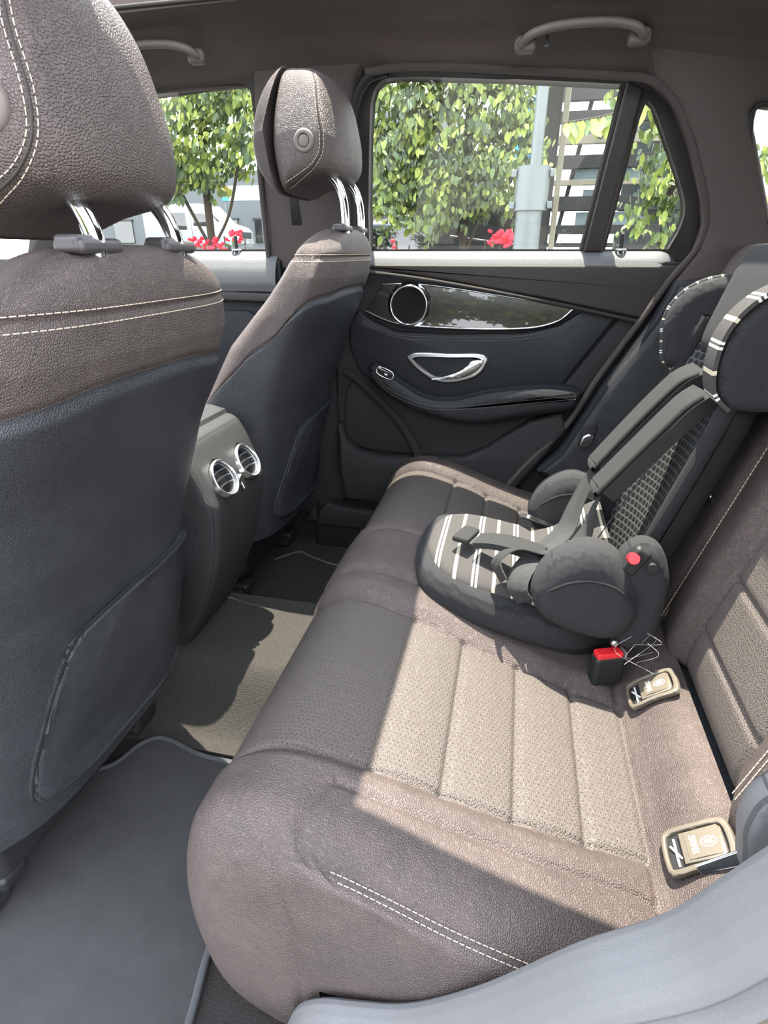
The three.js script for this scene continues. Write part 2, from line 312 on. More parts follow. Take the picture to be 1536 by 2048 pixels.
{ // floor with the transmission hump
  const f = thing('floor', 'dark carpeted car floor with raised centre hump', 'floor', { kind: 'structure' });
  const g = thick(-2.2, 1.5, -0.78, 0.8, 60, 100, (x, z) => hump(z) * 1 - 0.05, 0.05);
  part('carpet', g, M.darkCarpet, f);
}
{ // headliner
  const c = thing('ceiling', 'dark brown fabric headliner with a glass roof opening', 'ceiling', { kind: 'structure' });
  const R = 0.05;
  part('headliner', [...thick(-1.9, 1.45, -0.625, -0.38, 90, 50, yRoof, R), ...thick(-1.9, 1.45, 0.41, 0.625, 60, 40, yRoof, R), ...thick(-1.9, -1.2, -0.38, 0.41, 10, 8, yRoof, R), ...thick(-0.402, -0.2, -0.38, 0.41, 10, 8, yRoof, R), ...thick(0.34, 1.45, -0.38, 0.41, 16, 8, yRoof, R)], M.headliner, c);
  const pane = (x0, x1) => part('roof_glass', sheet(12, 6, (u, v) => { const x = lerp(x0, x1, u), z = lerp(-0.41, 0.44, v); return [x, yRoof(x, z) + 0.056, z]; }).all, M.roofGlass, c);
  pane(-1.22, -0.38); pane(-0.22, 0.36);
  part('opening_trim', tube([[-1.2, 1.432, -0.376], [-0.9, 1.4335, -0.376], [-0.6, 1.4335, -0.376], [-0.404, 1.4335, -0.376]], 0.004, 30, 8), M.pillar, c);
  part('edge_trim', tube([[-1.6, yRoof(-1.6, 0.596) - 0.002, -0.596], [-1.1, yRoof(-1.1, 0.596) - 0.002, -0.596], [-0.6, yRoof(-0.6, 0.596) - 0.002, -0.596], [-0.1, yRoof(-0.1, 0.596) - 0.002, -0.596], [0.2, yRoof(0.2, 0.596) - 0.002, -0.596], [0.5, yRoof(0.5, 0.596) - 0.002, -0.596]], 0.006, 60, 8), M.rubber, c);
}
function grabHandle(x, label) {
  const h = thing('grab_handle', label, 'handle', { at: [x, yRoof(x, 0.5) - 0.018, -0.488] });
  const arc = [[-0.128, 0, 0], [-0.122, -0.008, 0.012], [-0.105, 0.002, 0.03], [-0.07, 0.011, 0.034], [0, 0.015, 0.036], [0.07, 0.011, 0.034], [0.105, 0.002, 0.03], [0.122, -0.008, 0.012], [0.128, 0, 0]];
  const w = [[0, 1, 0]];
  part('grip', warp(new THREE.TubeGeometry(curve(arc), 60, 0.0085, 14), (p) => p), M.handle, h);
  for (const s of [-1, 1]) part('end_cap', rbox(0.045, 0.03, 0.03, 0.011, s * 0.112, -0.006, 0.003), M.handle, h);
  part('coat_hook', [rbox(0.006, 0.02, 0.007, 0.002, -0.068, -0.004, 0.01), rbox(0.012, 0.006, 0.012, 0.002, -0.068, -0.014, 0.014)], M.plasticDark, h);
}
grabHandle(0.076, 'taupe grab handle with coat hook above the rear side window');
grabHandle(-0.9, 'taupe grab handle above the front passenger window, partly behind the near head restraint');

const lean = (z, y) => z + 0.28 * Math.max(0, y - 0.957);           // side glass leans in towards the roof
const tum = (g) => smoothNormals(warp(g, (p) => [p[0], p[1], lean(p[2], p[1])]), 0.7);
// ---- far rear door ----
{
  const d = thing('door_1', 'far rear passenger door with gloss black trim, chrome handle and armrest', 'door', { kind: 'structure' });
  const win = [[-0.436, 0.953], [-0.429, 1.081], [-0.416, 1.214], [-0.405, 1.293], [-0.392, 1.319], [-0.37, 1.334], [-0.327, 1.337], [-0.09, 1.322], [0.189, 1.299], [0.153, 0.953]];
  const quarter = [[0.204, 0.953], [0.227, 1.231], [0.234, 1.262], [0.246, 1.272], [0.264, 1.258], [0.314, 1.181], [0.364, 1.1], [0.383, 1.063], [0.389, 1.036], [0.386, 1.003], [0.368, 0.953]];
  part('window_frame', tum(slab([[-0.475, 0.93], [-0.46, 1.2], [-0.44, 1.3], [-0.42, 1.34], [-0.38, 1.362], [0.2, 1.326], [0.26, 1.3], [0.33, 1.22], [0.41, 1.09], [0.43, 1.03], [0.42, 0.93]], -0.745, 0.05, 0.006, { holes: [win, quarter] })), M.trimBrown, d);
  part('window_seal', [tube([...win.map((p) => [p[0], p[1], lean(-0.712, p[1])])], 0.005, 120, 6, true)], M.rubber, d);
  part('quarter_seal', [tube([...quarter.map((p) => [p[0], p[1], lean(-0.71, p[1])])], 0.006, 120, 6, true)], M.rubber, d);
  part('window_pane', tum(slab([[-0.445, 0.95], [-0.43, 1.2], [-0.41, 1.32], [-0.38, 1.345], [0.2, 1.31], [0.16, 0.95]], -0.726, 0.004, 0)), M.glass, d, 'rear door window glass');
  part('quarter_pane', tum(slab([[0.195, 0.95], [0.22, 1.24], [0.24, 1.285], [0.27, 1.27], [0.395, 1.05], [0.375, 0.95]], -0.726, 0.004, 0)), M.glass, d, 'triangular quarter glass');
  // divider post skin
  part('divider_post', tum(slab([[0.156, 0.953], [0.19, 1.297], [0.228, 1.282], [0.224, 1.227], [0.202, 0.953]], -0.71, 0.03, 0.008)), M.trimBrown, d);
  // glass maker's marks etched in the lower corners
  for (const [x, y] of [[0.1, 0.985], [0.318, 0.985]]) part('glass_mark', move(new THREE.PlaneGeometry(0.042, 0.05), x, y, lean(-0.7205, y), -0.272), glassMark, d, 'etched glass mark');
  // belt rail
  const belt = [[-0.716, 0.9], [-0.716, 0.957], [-0.702, 0.9575], [-0.692, 0.9535], [-0.68, 0.945], [-0.67, 0.935], [-0.663, 0.923], [-0.658, 0.911], [-0.658, 0.9]];
  part('belt_rail', sheet(80, 28, (u, v) => { const x = lerp(-0.47, 0.4, u), k = v * (belt.length - 1), i = Math.min(belt.length - 2, Math.floor(k)), t = k - i; const e = Math.max(0, (u - 0.93) / 0.07); return [x, lerp(belt[i][1], belt[i + 1][1], t) - 0.0 * e, lerp(belt[i][0], belt[i + 1][0], t) - 0.05 * e * e]; }, { flip: true }).all, M.sill, d);
  // lock pin
  const pin = part('lock_pin', [cyl(0.0052, 0.0052, 0.04, 0.248, 0.972, -0.69, 0, 0, 0, 16), move(new THREE.SphereGeometry(0.0052, 12, 8), 0.248, 0.992, -0.69)], M.plasticDark, d);
  part('pin_collar', [move(new THREE.TorusGeometry(0.011, 0.003, 8, 24), 0.248, 0.957, -0.69, Math.PI / 2)], M.satin, pin);
  // door body behind the panels
  const rear = [[0.32, 0.79], [0.24, 0.648], [0.167, 0.493], [0.078, 0.386], [0.0, 0.263]];
  part('door_body', slab([[-0.53, 0.19], [-0.53, 0.93], [0.41, 0.93], [0.36, 0.86], ...rear, [-0.02, 0.19]], -0.77, 0.105, 0.006), M.plastic, d);
  // upper trim under the belt rail
  part('upper_trim', slab([[-0.475, 0.92], [0.39, 0.92], [0.36, 0.862], [0.322, 0.792], [0.21, 0.812], [0.083, 0.836], [-0.06, 0.858], [-0.19, 0.88], [-0.3, 0.895], [-0.475, 0.912]], -0.69, 0.036, 0.006), M.trimBrown, d);
  part('trim_lip', tube([[-0.475, 0.905, -0.645], [-0.3, 0.888, -0.645], [-0.19, 0.873, -0.645], [0.083, 0.829, -0.645], [0.31, 0.786, -0.645]], 0.005, 60, 8), M.trimBrown, d);
  // lacquer inlay with chrome edge and tweeter
  const inlayTop = [[-0.38, 0.867], [-0.286, 0.869], [-0.17, 0.858], [-0.05, 0.842], [0.147, 0.815]], inlayBot = [[0.132, 0.799], [0.115, 0.785], [0.085, 0.772], [0.045, 0.763], [-0.043, 0.757], [-0.211, 0.757], [-0.328, 0.763], [-0.387, 0.779], [-0.429, 0.797]];
  const inlay = slab([...inlayTop, ...inlayBot], -0.67, 0.02, 0.004, { seg: 4 });
  // the inlay is crowned: its face leans up towards the belt rail
  part('lacquer_inlay', smoothNormals(warp(new THREE.BufferGeometry().copy(slabGrid([...inlayTop, ...inlayBot], 0.006)), (p) => { const yc = lerp(0.82, 0.79, clamp((p[0] + 0.43) / 0.57, 0, 1)), t = (p[1] - yc) / 0.055; return [p[0], p[1], -0.649 - 0.0038 * t - 0.002 * t * t]; }), 3), M.wood, d, 'gloss black lacquer inlay');
  part('inlay_back', inlay.translate(0, 0, -0.006), M.wood, d);
  part('inlay_chrome_edge', tube([[0.147, 0.815, -0.648], ...inlayBot.map((p) => [p[0], p[1], -0.648])], 0.0028, 90, 8), M.chrome, d);
  part('inlay_upper_edge', tube(inlayTop.map((p) => [p[0], p[1] + 0.002, -0.648]), 0.0016, 60, 6), M.satin, d);
  const sp = part('tweeter_bezel', move(new THREE.LatheGeometry([[0.047, 0], [0.0475, 0.014], [0.05, 0.018], [0.054, 0.018], [0.0565, 0.012], [0.058, 0.006], [0.0615, 0.0055], [0.0635, 0]].map((p) => V2(...p)), 72), -0.302, 0.815, -0.652, Math.PI / 2), M.chrome, d, 'chrome tweeter ring');
  part('tweeter_grille', move(new THREE.LatheGeometry([[0, 0.006], [0.02, 0.0065], [0.04, 0.009], [0.0475, 0.012]].map((p) => V2(...p)), 48), -0.302, 0.815, -0.65, Math.PI / 2), M.speaker, sp);
  // soft main panel with stitched upper edge
  part('main_panel', slab([[-0.484, 0.7], [-0.482, 0.76], [-0.455, 0.8], [-0.42, 0.775], [-0.34, 0.742], [-0.18, 0.738], [0.03, 0.748], [0.115, 0.77], [0.175, 0.812], [0.262, 0.795], [0.14, 0.6], [0.12, 0.56], [-0.1, 0.5], [-0.25, 0.5], [-0.4, 0.57], [-0.46, 0.63]], -0.68, 0.028, 0.01, { seg: 4 }), M.blackSmooth, d);
  part('rear_panel', slab([[0.268, 0.792], [0.318, 0.783], [0.24, 0.65], [0.18, 0.54], [0.145, 0.6]], -0.68, 0.026, 0.006), M.plastic, d);
  const stl = [[-0.44, 0.77], [-0.343, 0.734], [-0.182, 0.73], [0.027, 0.74], [0.118, 0.765], [0.165, 0.797]];
  stuffPart('panel_stitching', merge([stitches(stl.map((p) => [p[0], p[1], -0.6515]), 0.004, 0.003, 0.0006), stitches(stl.map((p) => [p[0], p[1] - 0.008, -0.6515]), 0.004, 0.003, 0.0006)]), M.threadGrey, d);
  // pull handle
  const ho = smoothLoop([[-0.307, 0.671], [-0.294, 0.682], [-0.179, 0.686], [-0.085, 0.686], [-0.07, 0.674], [-0.087, 0.635], [-0.124, 0.612], [-0.182, 0.6], [-0.227, 0.607], [-0.273, 0.635]], 90), hi = smoothLoop([[-0.294, 0.668], [-0.282, 0.6755], [-0.179, 0.679], [-0.093, 0.679], [-0.082, 0.67], [-0.101, 0.639], [-0.132, 0.62], [-0.186, 0.6085], [-0.223, 0.616], [-0.263, 0.641]], 90);
  const ring = part('handle_bezel', slab(ho, -0.658, 0.014, 0.004, { holes: [hi] }), M.satin, d, 'satin chrome door handle bezel');
  part('handle_bowl', warp(slabGrid(hi, 0.006), (p) => { const r = Math.hypot((p[0] + 0.19) / 0.11, (p[1] - 0.645) / 0.036); return [p[0], p[1], -0.652 - 0.012 * Math.max(0, 1 - r * r)]; }), M.plasticDark, ring);
  part('handle_lever', slab([[-0.232, 0.613], [-0.19, 0.622], [-0.15, 0.638], [-0.128, 0.655], [-0.118, 0.667], [-0.095, 0.672], [-0.082, 0.668], [-0.088, 0.652], [-0.105, 0.635], [-0.14, 0.618], [-0.185, 0.6115]], -0.655, 0.018, 0.006, { smooth: 70, seg: 4 }), M.satin, ring, 'chrome pull lever');
  // armrest
  const arm = [[-0.413, 0.63], [-0.41, 0.648], [-0.395, 0.655], [-0.36, 0.637], [-0.317, 0.609], [-0.242, 0.57], [-0.168, 0.565], [-0.055, 0.594], [0.107, 0.614], [0.195, 0.6], [0.192, 0.58], [0.183, 0.552], [0.05, 0.52], [-0.091, 0.49], [-0.194, 0.498], [-0.316, 0.537], [-0.4, 0.596]];
  part('armrest', slab(arm, -0.68, 0.085, 0.03, { smooth: 140, seg: 6 }), M.blackSmooth, d, 'padded door armrest');
  const ast = [[-0.402, 0.632], [-0.345, 0.582], [-0.239, 0.544], [-0.137, 0.545], [0.044, 0.572], [0.182, 0.592]];
  stuffPart('armrest_stitching', merge([stitches(ast.map((p) => [p[0], p[1], -0.5945]), 0.004, 0.003, 0.0006), stitches(ast.map((p) => [p[0], p[1] - 0.009, -0.5945]), 0.004, 0.003, 0.0006)]), M.threadGrey, d);
  const sw = part('window_switch', rbox(0.046, 0.018, 0.008, 0.003, -0.36, 0.631, -0.594, 0.25, 0, -0.38), M.plasticDark, d);
  part('switch_frame', tube([[-0.381, 0.648, -0.592], [-0.336, 0.631, -0.592], [-0.34, 0.616, -0.589], [-0.384, 0.633, -0.589]], 0.0016, 40, 6, true), M.chrome, sw);
  part('switch_tip', rbox(0.012, 0.007, 0.006, 0.002, -0.357, 0.628, -0.587, 0.25, 0, -0.38), M.chrome, sw);
  // door pocket: raised lower shell and dark recess
  part('pocket_shell', slab([[-0.507, 0.459], [-0.497, 0.41], [-0.456, 0.375], [-0.399, 0.364], [-0.318, 0.364], [-0.115, 0.38], [-0.05, 0.415], [-0.015, 0.444], [0.065, 0.503], [0.15, 0.536], [0.172, 0.487], [0.107, 0.383], [0.03, 0.27], [-0.04, 0.205], [-0.5, 0.205], [-0.52, 0.307], [-0.52, 0.46]], -0.68, 0.06, 0.012, { seg: 4 }), M.plastic, d);
  part('pocket_divider', tube([[-0.5, 0.62, -0.652], [-0.47, 0.605, -0.648], [-0.42, 0.566, -0.64], [-0.345, 0.5, -0.635], [-0.29, 0.43, -0.63], [-0.262, 0.37, -0.63]], 0.012, 40, 8), M.plastic, d);
  part('pocket_speaker_cover', slab([[-0.475, 0.59], [-0.435, 0.575], [-0.35, 0.49], [-0.295, 0.42], [-0.27, 0.375], [-0.4, 0.37], [-0.46, 0.38], [-0.498, 0.415], [-0.505, 0.5], [-0.495, 0.56]], -0.67, 0.014, 0.004, { smooth: 80 }), M.speaker, d);
}
// a fine triangulated face inside an outline (for crowned panels)
function slabGrid(pts, step) {
  const xs = pts.map((p) => p[0]), x0 = Math.min(...xs), x1 = Math.max(...xs), n = Math.ceil((x1 - x0) / step), m = 14, cols = [];
  for (let i = 0; i <= n; i++) {
    const x = clamp(lerp(x0, x1, i / n), x0 + 1e-5, x1 - 1e-5); let lo = 1e9, hi = -1e9;
    for (let k = 0; k < pts.length; k++) { const a = pts[k], b = pts[(k + 1) % pts.length]; if ((a[0] - x) * (b[0] - x) <= 0 && a[0] !== b[0]) { const y = lerp(a[1], b[1], (x - a[0]) / (b[0] - a[0])); lo = Math.min(lo, y); hi = Math.max(hi, y); } }
    cols.push([x, lo, hi]);
  }
  return sheet(n, m, (u, v) => { const c = cols[Math.round(u * n)]; return [c[0], lerp(c[1], c[2], v), 0]; }).all;
}
// ---- far front door, mostly behind the seat ----
{
  const d = thing('door_2', 'far front passenger door seen between the front seats', 'door', { kind: 'structure' });
  const win = [[-1.45, 0.953], [-1.3, 1.18], [-1.15, 1.29], [-1.0, 1.332], [-0.852, 1.34], [-0.74, 1.343], [-0.71, 1.337], [-0.703, 1.316], [-0.731, 0.953]];
  part('window_frame', tum(slab([[-1.6, 0.92], [-1.55, 1.0], [-1.3, 1.23], [-1.1, 1.35], [-0.66, 1.362], [-0.69, 0.92]], -0.745, 0.05, 0.006, { holes: [win] })), M.trimBrown, d);
  part('glass_mark', move(new THREE.PlaneGeometry(0.042, 0.05), -0.765, 0.985, lean(-0.7205, 0.985), -0.272), glassMark, d, 'etched glass mark');
  part('window_pane', tum(slab([[-1.48, 0.95], [-1.3, 1.2], [-1.1, 1.315], [-0.9, 1.35], [-0.69, 1.352], [-0.72, 0.95]], -0.726, 0.004, 0)), M.glass, d, 'front door window glass');
  const belt = [[-0.716, 0.88], [-0.716, 0.957], [-0.702, 0.957], [-0.685, 0.95], [-0.66, 0.932], [-0.644, 0.905], [-0.638, 0.87], [-0.65, 0.845]];
  part('belt_rail', sheet(40, 24, (u, v) => { const x = lerp(-1.6, -0.7, u), k = v * (belt.length - 1), i = Math.min(belt.length - 2, Math.floor(k)), t = k - i; return [x, lerp(belt[i][1], belt[i + 1][1], t), lerp(belt[i][0], belt[i + 1][0], t)]; }, { flip: true }).all, M.sill, d);
  const pin = part('lock_pin', [cyl(0.0055, 0.0055, 0.04, -0.838, 0.972, -0.69, 0, 0, 0, 16), move(new THREE.SphereGeometry(0.0055, 12, 8), -0.838, 0.992, -0.69)], M.plasticDark, d);
  part('pin_collar', move(new THREE.TorusGeometry(0.012, 0.003, 8, 24), -0.838, 0.957, -0.69, Math.PI / 2), M.satin, pin);
  part('door_body', slab([[-1.7, 0.1], [-1.7, 0.93], [-0.69, 0.93], [-0.69, 0.1]], -0.77, 0.11, 0.005), M.blackSmooth, d);
  part('upper_trim', slab([[-1.6, 0.86], [-0.7, 0.84], [-0.7, 0.815], [-1.6, 0.835]], -0.68, 0.045, 0.006), M.trimBrown, d);
  part('main_panel', slab([[-1.5, 0.8], [-0.8, 0.79], [-0.72, 0.74], [-0.72, 0.45], [-1.5, 0.45]], -0.68, 0.04, 0.01), M.blackSmooth, d);
}
// ---- B pillar trim ----
{
  const b = thing('trim_1', 'dark centre pillar trim between the two far doors', 'pillar', { kind: 'structure' });
  part('pillar_cover', tum(slab([[-0.735, 0.9], [-0.728, 1.0], [-0.712, 1.2], [-0.69, 1.37], [-0.39, 1.37], [-0.42, 1.33], [-0.448, 1.25], [-0.474, 0.9]], -0.74, 0.065, 0.02, { seg: 4 })), M.pillar, b);
  part('lower_cover', slab([[-0.76, 0.1], [-0.74, 0.92], [-0.47, 0.92], [-0.51, 0.7], [-0.53, 0.1]], -0.76, 0.075, 0.015), M.plastic, b);
  part('belt_slot', tum(slab([[-0.645, 1.02], [-0.64, 1.11], [-0.618, 1.11], [-0.612, 1.02]], -0.68, 0.009, 0.003)), M.plasticDark, b);
  part('pillar_edge', tube([[-0.73, 0.93, -0.674], [-0.718, 1.1, lean(-0.674, 1.1)], [-0.7, 1.25, lean(-0.674, 1.25)]], 0.008, 24, 8), M.pillar, b);
  part('door_seal', tube([[-0.474, 0.93, -0.69], [-0.455, 1.2, lean(-0.685, 1.2)], [-0.43, 1.29, lean(-0.68, 1.29)], [-0.4, 1.325, lean(-0.675, 1.325)], [-0.35, 1.336, lean(-0.67, 1.336)]], 0.011, 40, 8), M.rubber, b);
  part('belt_anchor_clip', rbox(0.018, 0.022, 0.012, 0.005, -0.522, 0.525, -0.672), M.handle, b);
}
// ---- C pillar, side wall and rear door seal on the far side ----
{
  const c = thing('trim_2', 'broad dark rear pillar trim behind the far rear door', 'pillar', { kind: 'structure' });
  const win = [[0.451, 1.225], [0.456, 1.235], [0.468, 1.237], [0.56, 1.225], [0.9, 1.17], [0.98, 1.0], [0.575, 1.0]];
  part('pillar_cover', tum(slab([[0.2, 1.36], [0.235, 1.29], [0.29, 1.25], [0.347, 1.173], [0.405, 1.065], [0.423, 1.012], [0.419, 0.957], [0.375, 0.887], [0.36, 0.86], [0.5, 0.86], [1.45, 0.86], [1.45, 1.28], [0.7, 1.32]], -0.71, 0.075, 0.02, { holes: [win], seg: 5 })), M.pillar, c);
  part('rear_quarter_pane', tum(slab([[0.44, 1.25], [0.56, 1.24], [0.92, 1.19], [1.0, 0.98], [0.56, 0.98]], -0.69, 0.004, 0)), M.glass, c, 'rear quarter window glass');
  part('rear_quarter_seal', tube(win.map((p) => [p[0], p[1], lean(-0.642, p[1])]), 0.006, 80, 6, true), M.rubber, c);
  part('side_wall', slab([[-0.02, 0.05], [-0.01, 0.26], [0.075, 0.386], [0.165, 0.493], [0.24, 0.65], [0.32, 0.79], [0.375, 0.887], [1.45, 0.887], [1.45, 0.05]], -0.78, 0.1, 0.01), M.plastic, c);
  part('door_seal', tube([...[[-0.395, 1.331], [-0.3, 1.336], [-0.088, 1.321], [0.161, 1.298], [0.235, 1.287], [0.29, 1.25], [0.347, 1.173], [0.405, 1.065], [0.423, 1.012], [0.417, 0.957]].map((p) => [p[0], p[1], lean(-0.645, p[1])]), [0.37, 0.887, -0.64], [0.322, 0.795, -0.64], [0.236, 0.64, -0.635], [0.163, 0.49, -0.63], [0.075, 0.382, -0.625], [-0.01, 0.255, -0.625]], 0.0085, 160, 10), M.pillar, c);
  // leather side bolster between door opening and backrest
  part('side_bolster', slab([[0.378, 0.885], [0.345, 0.795], [0.25, 0.624], [0.157, 0.424], [0.1, 0.36], [0.306, 0.25], [0.5, 0.3], [0.6, 0.7], [0.64, 0.88], [0.52, 0.9]], -0.69, 0.1, 0.03, { seg: 5 }), M.black, c);
  const rec = part('lever_recess', slab([[0.205, 0.455], [0.208, 0.5], [0.228, 0.52], [0.246, 0.515], [0.248, 0.5], [0.238, 0.46], [0.22, 0.448]], -0.6, 0.012, 0.003, { smooth: 40 }), M.plasticDark, c);
  part('release_lever', slab([[0.208, 0.455], [0.213, 0.482], [0.228, 0.49], [0.24, 0.484], [0.236, 0.462], [0.222, 0.451]], -0.592, 0.014, 0.004, { smooth: 40 }), M.satin, rec, 'silver backrest release lever');
  part('belt_guide', rbox(0.045, 0.025, 0.03, 0.008, 0.275, 0.455, -0.575, 0, 0, 0.5), M.plasticDark, c);
}
{ // far door sill
  const s = thing('trim_3', 'low black plastic sill along the far door', 'sill', { kind: 'structure' });
  part('sill_cover', slab([[-0.615, 0.09], [-0.6, 0.15], [-0.575, 0.178], [-0.5, 0.165], [-0.1, 0.16], [0.0, 0.26], [0.02, 0.09]], -0.72, 0.09, 0.012), M.plastic, s);
  part('sill_step', slab([[-0.62, 0.0], [-0.62, 0.09], [0.0, 0.09], [0.0, 0.0]], -0.72, 0.07, 0.006), M.plasticDark, s);
  part('sill_end', slab([[-0.66, 0.1], [-0.615, 0.165], [-0.61, 0.1]], -0.72, 0.08, 0.006), M.plasticDark, s);
  part('sill_clip', rbox(0.045, 0.016, 0.014, 0.004, -0.435, 0.082, -0.645), M.isofix, s);
  part('sill_bolt', move(new THREE.SphereGeometry(0.006, 12, 8), -0.545, 0.095, -0.646), M.satin, s);
}
{ // near door opening: sill and wheel arch jamb close to the camera
  const s = thing('trim_4', 'grey plastic door sill and wheel arch edge at the open near door', 'sill', { kind: 'structure' });
  // edge line of the jamb (x, y) and a rolled section that runs outwards and down from it
  const ac = new THREE.CatmullRomCurve3([[-0.215, -0.02], [-0.2, 0.07], [-0.18, 0.122], [-0.15, 0.147], [-0.111, 0.16], [-0.054, 0.183], [0.022, 0.255], [0.11, 0.373], [0.17, 0.44], [0.199, 0.497], [0.222, 0.545], [0.26, 0.62], [0.33, 0.74], [0.42, 0.9]].map((p) => V3(p[0], p[1], 0)), false, 'centripetal');
  const N = 140, AP = ac.getSpacedPoints(N), sec = (rows) => (u, v) => {
    const k = Math.round(u * N), p = AP[k], q = AP[Math.min(N, k + 1)], r = AP[Math.max(0, k - 1)], t = q.clone().sub(r).normalize(), n = V3(t.y, -t.x, 0);   // n points away from the opening
    const x = v * (rows.length - 1), i = Math.min(rows.length - 2, Math.floor(x)), f = x - i, d = lerp(rows[i][0], rows[i + 1][0], f), z = lerp(rows[i][1], rows[i + 1][1], f);
    return [p.x + n.x * d, p.y + n.y * d, z];
  };
  const arcRows = (a) => a;
  part('jamb_cover', sheet(N, 60, sec([[0.006, 0.68], [0.001, 0.684], [0.0, 0.69], [0.002, 0.7], [0.007, 0.715], [0.013, 0.727], [0.02, 0.735], [0.028, 0.739], [0.034, 0.738]]), {}).all, M.sillGrey, s);
  part('jamb_seal', sheet(N, 24, sec([[0.03, 0.73], [0.032, 0.742], [0.035, 0.75], [0.04, 0.753], [0.045, 0.75], [0.048, 0.742], [0.049, 0.735]]), {}).all, M.sillGrey, s);
  part('outer_flange', sheet(N, 20, sec([[0.048, 0.735], [0.053, 0.745], [0.059, 0.75], [0.064, 0.752]]), {}).all, M.isofix, s);
  part('body_flange', sheet(N, 24, sec([[0.062, 0.75], [0.065, 0.76], [0.075, 0.768], [0.11, 0.772], [0.25, 0.776], [0.4, 0.776]]), {}).all, M.paint, s);
  part('sill_cover', slab([[-1.7, -0.07], [-1.7, 0.012], [-0.3, 0.012], [-0.24, 0.06], [-0.2, 0.1], [0.0, 0.1], [0.0, -0.07]], 0.775, 0.05, 0.012, { seg: 5 }), M.sillGrey, s);
}
{ // rest of the near side, beside and behind the camera's frame
  const w = thing('wall_left', 'near side body with front door and centre pillar', 'wall', { kind: 'structure' });
  part('front_door_body', slab([[-1.7, 0.1], [-1.7, 0.93], [-0.95, 0.93], [-0.95, 0.1]], 0.71, 0.08, 0.01), M.plastic, w);
  part('centre_pillar', slab([[-0.98, 0.0], [-0.82, 0.6], [-0.72, 1.33], [-0.6, 1.33], [-0.78, 0.6], [-0.9, 0.0]], 0.64, 0.05, 0.015), M.pillar, w);
  part('rear_pillar', slab([[0.33, 1.33], [0.46, 1.05], [0.42, 0.86], [1.45, 0.86], [1.45, 1.3]], 0.62, 0.08, 0.015, { holes: [[[0.56, 1.24], [0.66, 1.0], [1.1, 1.0], [1.0, 1.2]]] }), M.pillar, w);
  part('rear_side_wall', slab([[0.46, 0.0], [0.46, 0.87], [1.45, 0.87], [1.45, 0.0]], 0.62, 0.1, 0.01), M.plastic, w);
}
{
  const w = thing('wall_right', 'outer far side of the body behind the door trims', 'wall', { kind: 'structure' });
  part('outer_skin', slab([[-1.9, -0.08], [-1.9, 0.94], [1.5, 0.94], [1.5, -0.08]], -0.82, 0.04, 0.005), M.paint, w);
  part('outer_sill', slab([[-1.9, -0.08], [-1.9, 0.1], [1.5, 0.1], [1.5, -0.08]], -0.8, 0.1, 0.005), M.plasticDark, w);
}
{ // dashboard and screen in front, mostly outside the frame
  const w = thing('wall_front', 'dashboard and windscreen ahead of the front seats', 'dashboard', { kind: 'structure' });
  part('dashboard', rbox(0.5, 0.85, 1.46, 0.08, -1.85, 0.42, 0), M.plastic, w);
  part('windscreen', sheet(2, 2, (u, v) => [lerp(-2.1, -1.55, v), lerp(0.85, 1.4, v), lerp(-0.72, 0.72, u)]).all, M.glass, w);
  for (const s of [-1, 1]) part('windscreen_pillar', tube([[-2.1, 0.84, s * 0.73], [-1.75, 1.18, s * 0.71], [-1.5, 1.38, s * 0.66]], 0.035, 20, 8), M.pillar, w);
}
{
  const w = thing('wall_rear', 'tailgate closing the load space behind the rear seats', 'wall', { kind: 'structure' });
  part('tailgate', move(slab([[-0.75, -0.05], [-0.75, 1.25], [0.75, 1.25], [0.75, -0.05]], 0, 0.05, 0.005, { holes: [[[-0.6, 0.85], [-0.5, 1.15], [0.5, 1.15], [0.6, 0.85]]] }), 1.47, 0, 0, 0, Math.PI / 2, 0), M.pillar, w);
  part('tailgate_pane', move(slab([[-0.62, 0.83], [-0.52, 1.17], [0.52, 1.17], [0.62, 0.83]], 0, 0.004, 0), 1.49, 0, 0, 0, Math.PI / 2, 0), M.glass, w);
}
// ---- floor mats ----
function flat(pts, y0, h, bevel) { return boxUV(move(slab(pts.map((p) => [p[0], -p[1]]), 0, h, bevel), 0, y0, 0, -Math.PI / 2)); }
{
  const o = [[-1.05, 0.42], [-0.9, 0.385], [-0.8, 0.362], [-0.742, 0.367], [-0.712, 0.345], [-0.69, 0.288], [-0.665, 0.267], [-0.63, 0.268], [-0.555, 0.287], [-0.45, 0.291], [-0.37, 0.3], [-0.363, 0.4], [-0.363, 0.5], [-0.362, 0.6], [-0.345, 0.69], [-0.338, 0.76], [-1.05, 0.76]];
  const m = thing('floor_mat', 'large grey floor mat in the near footwell with taped edge', 'floor mat', { group: 'floor mats' });
  part('pile', flat(o, 0.001, 0.011, 0.003), M.matPlain, m);
  part('edge_binding', tube(o.map((p) => [p[0], 0.0095, p[1]]), 0.006, 220, 8, true), M.binding, m);
}
{
  const m = thing('floor_mat', 'ribbed grey mat draped over the centre hump', 'floor mat', { group: 'floor mats' });
  const x0 = -0.74, x1 = -0.22, z0 = -0.125, z1 = 0.275, Y = (x, z) => hump(z) + 0.001;
  const [bot, top, ...walls] = thick(x0, x1, z0, z1, 40, 90, Y, 0.01);
  part('pile', [top, ...walls], M.mat, m);
  part('edge_binding', tube([[x0, hump(z0) + 0.01, z0], [-0.5, hump(z0) + 0.01, z0], [x1, hump(z0) + 0.01, z0]], 0.003, 20, 6), M.rubber, m);
}
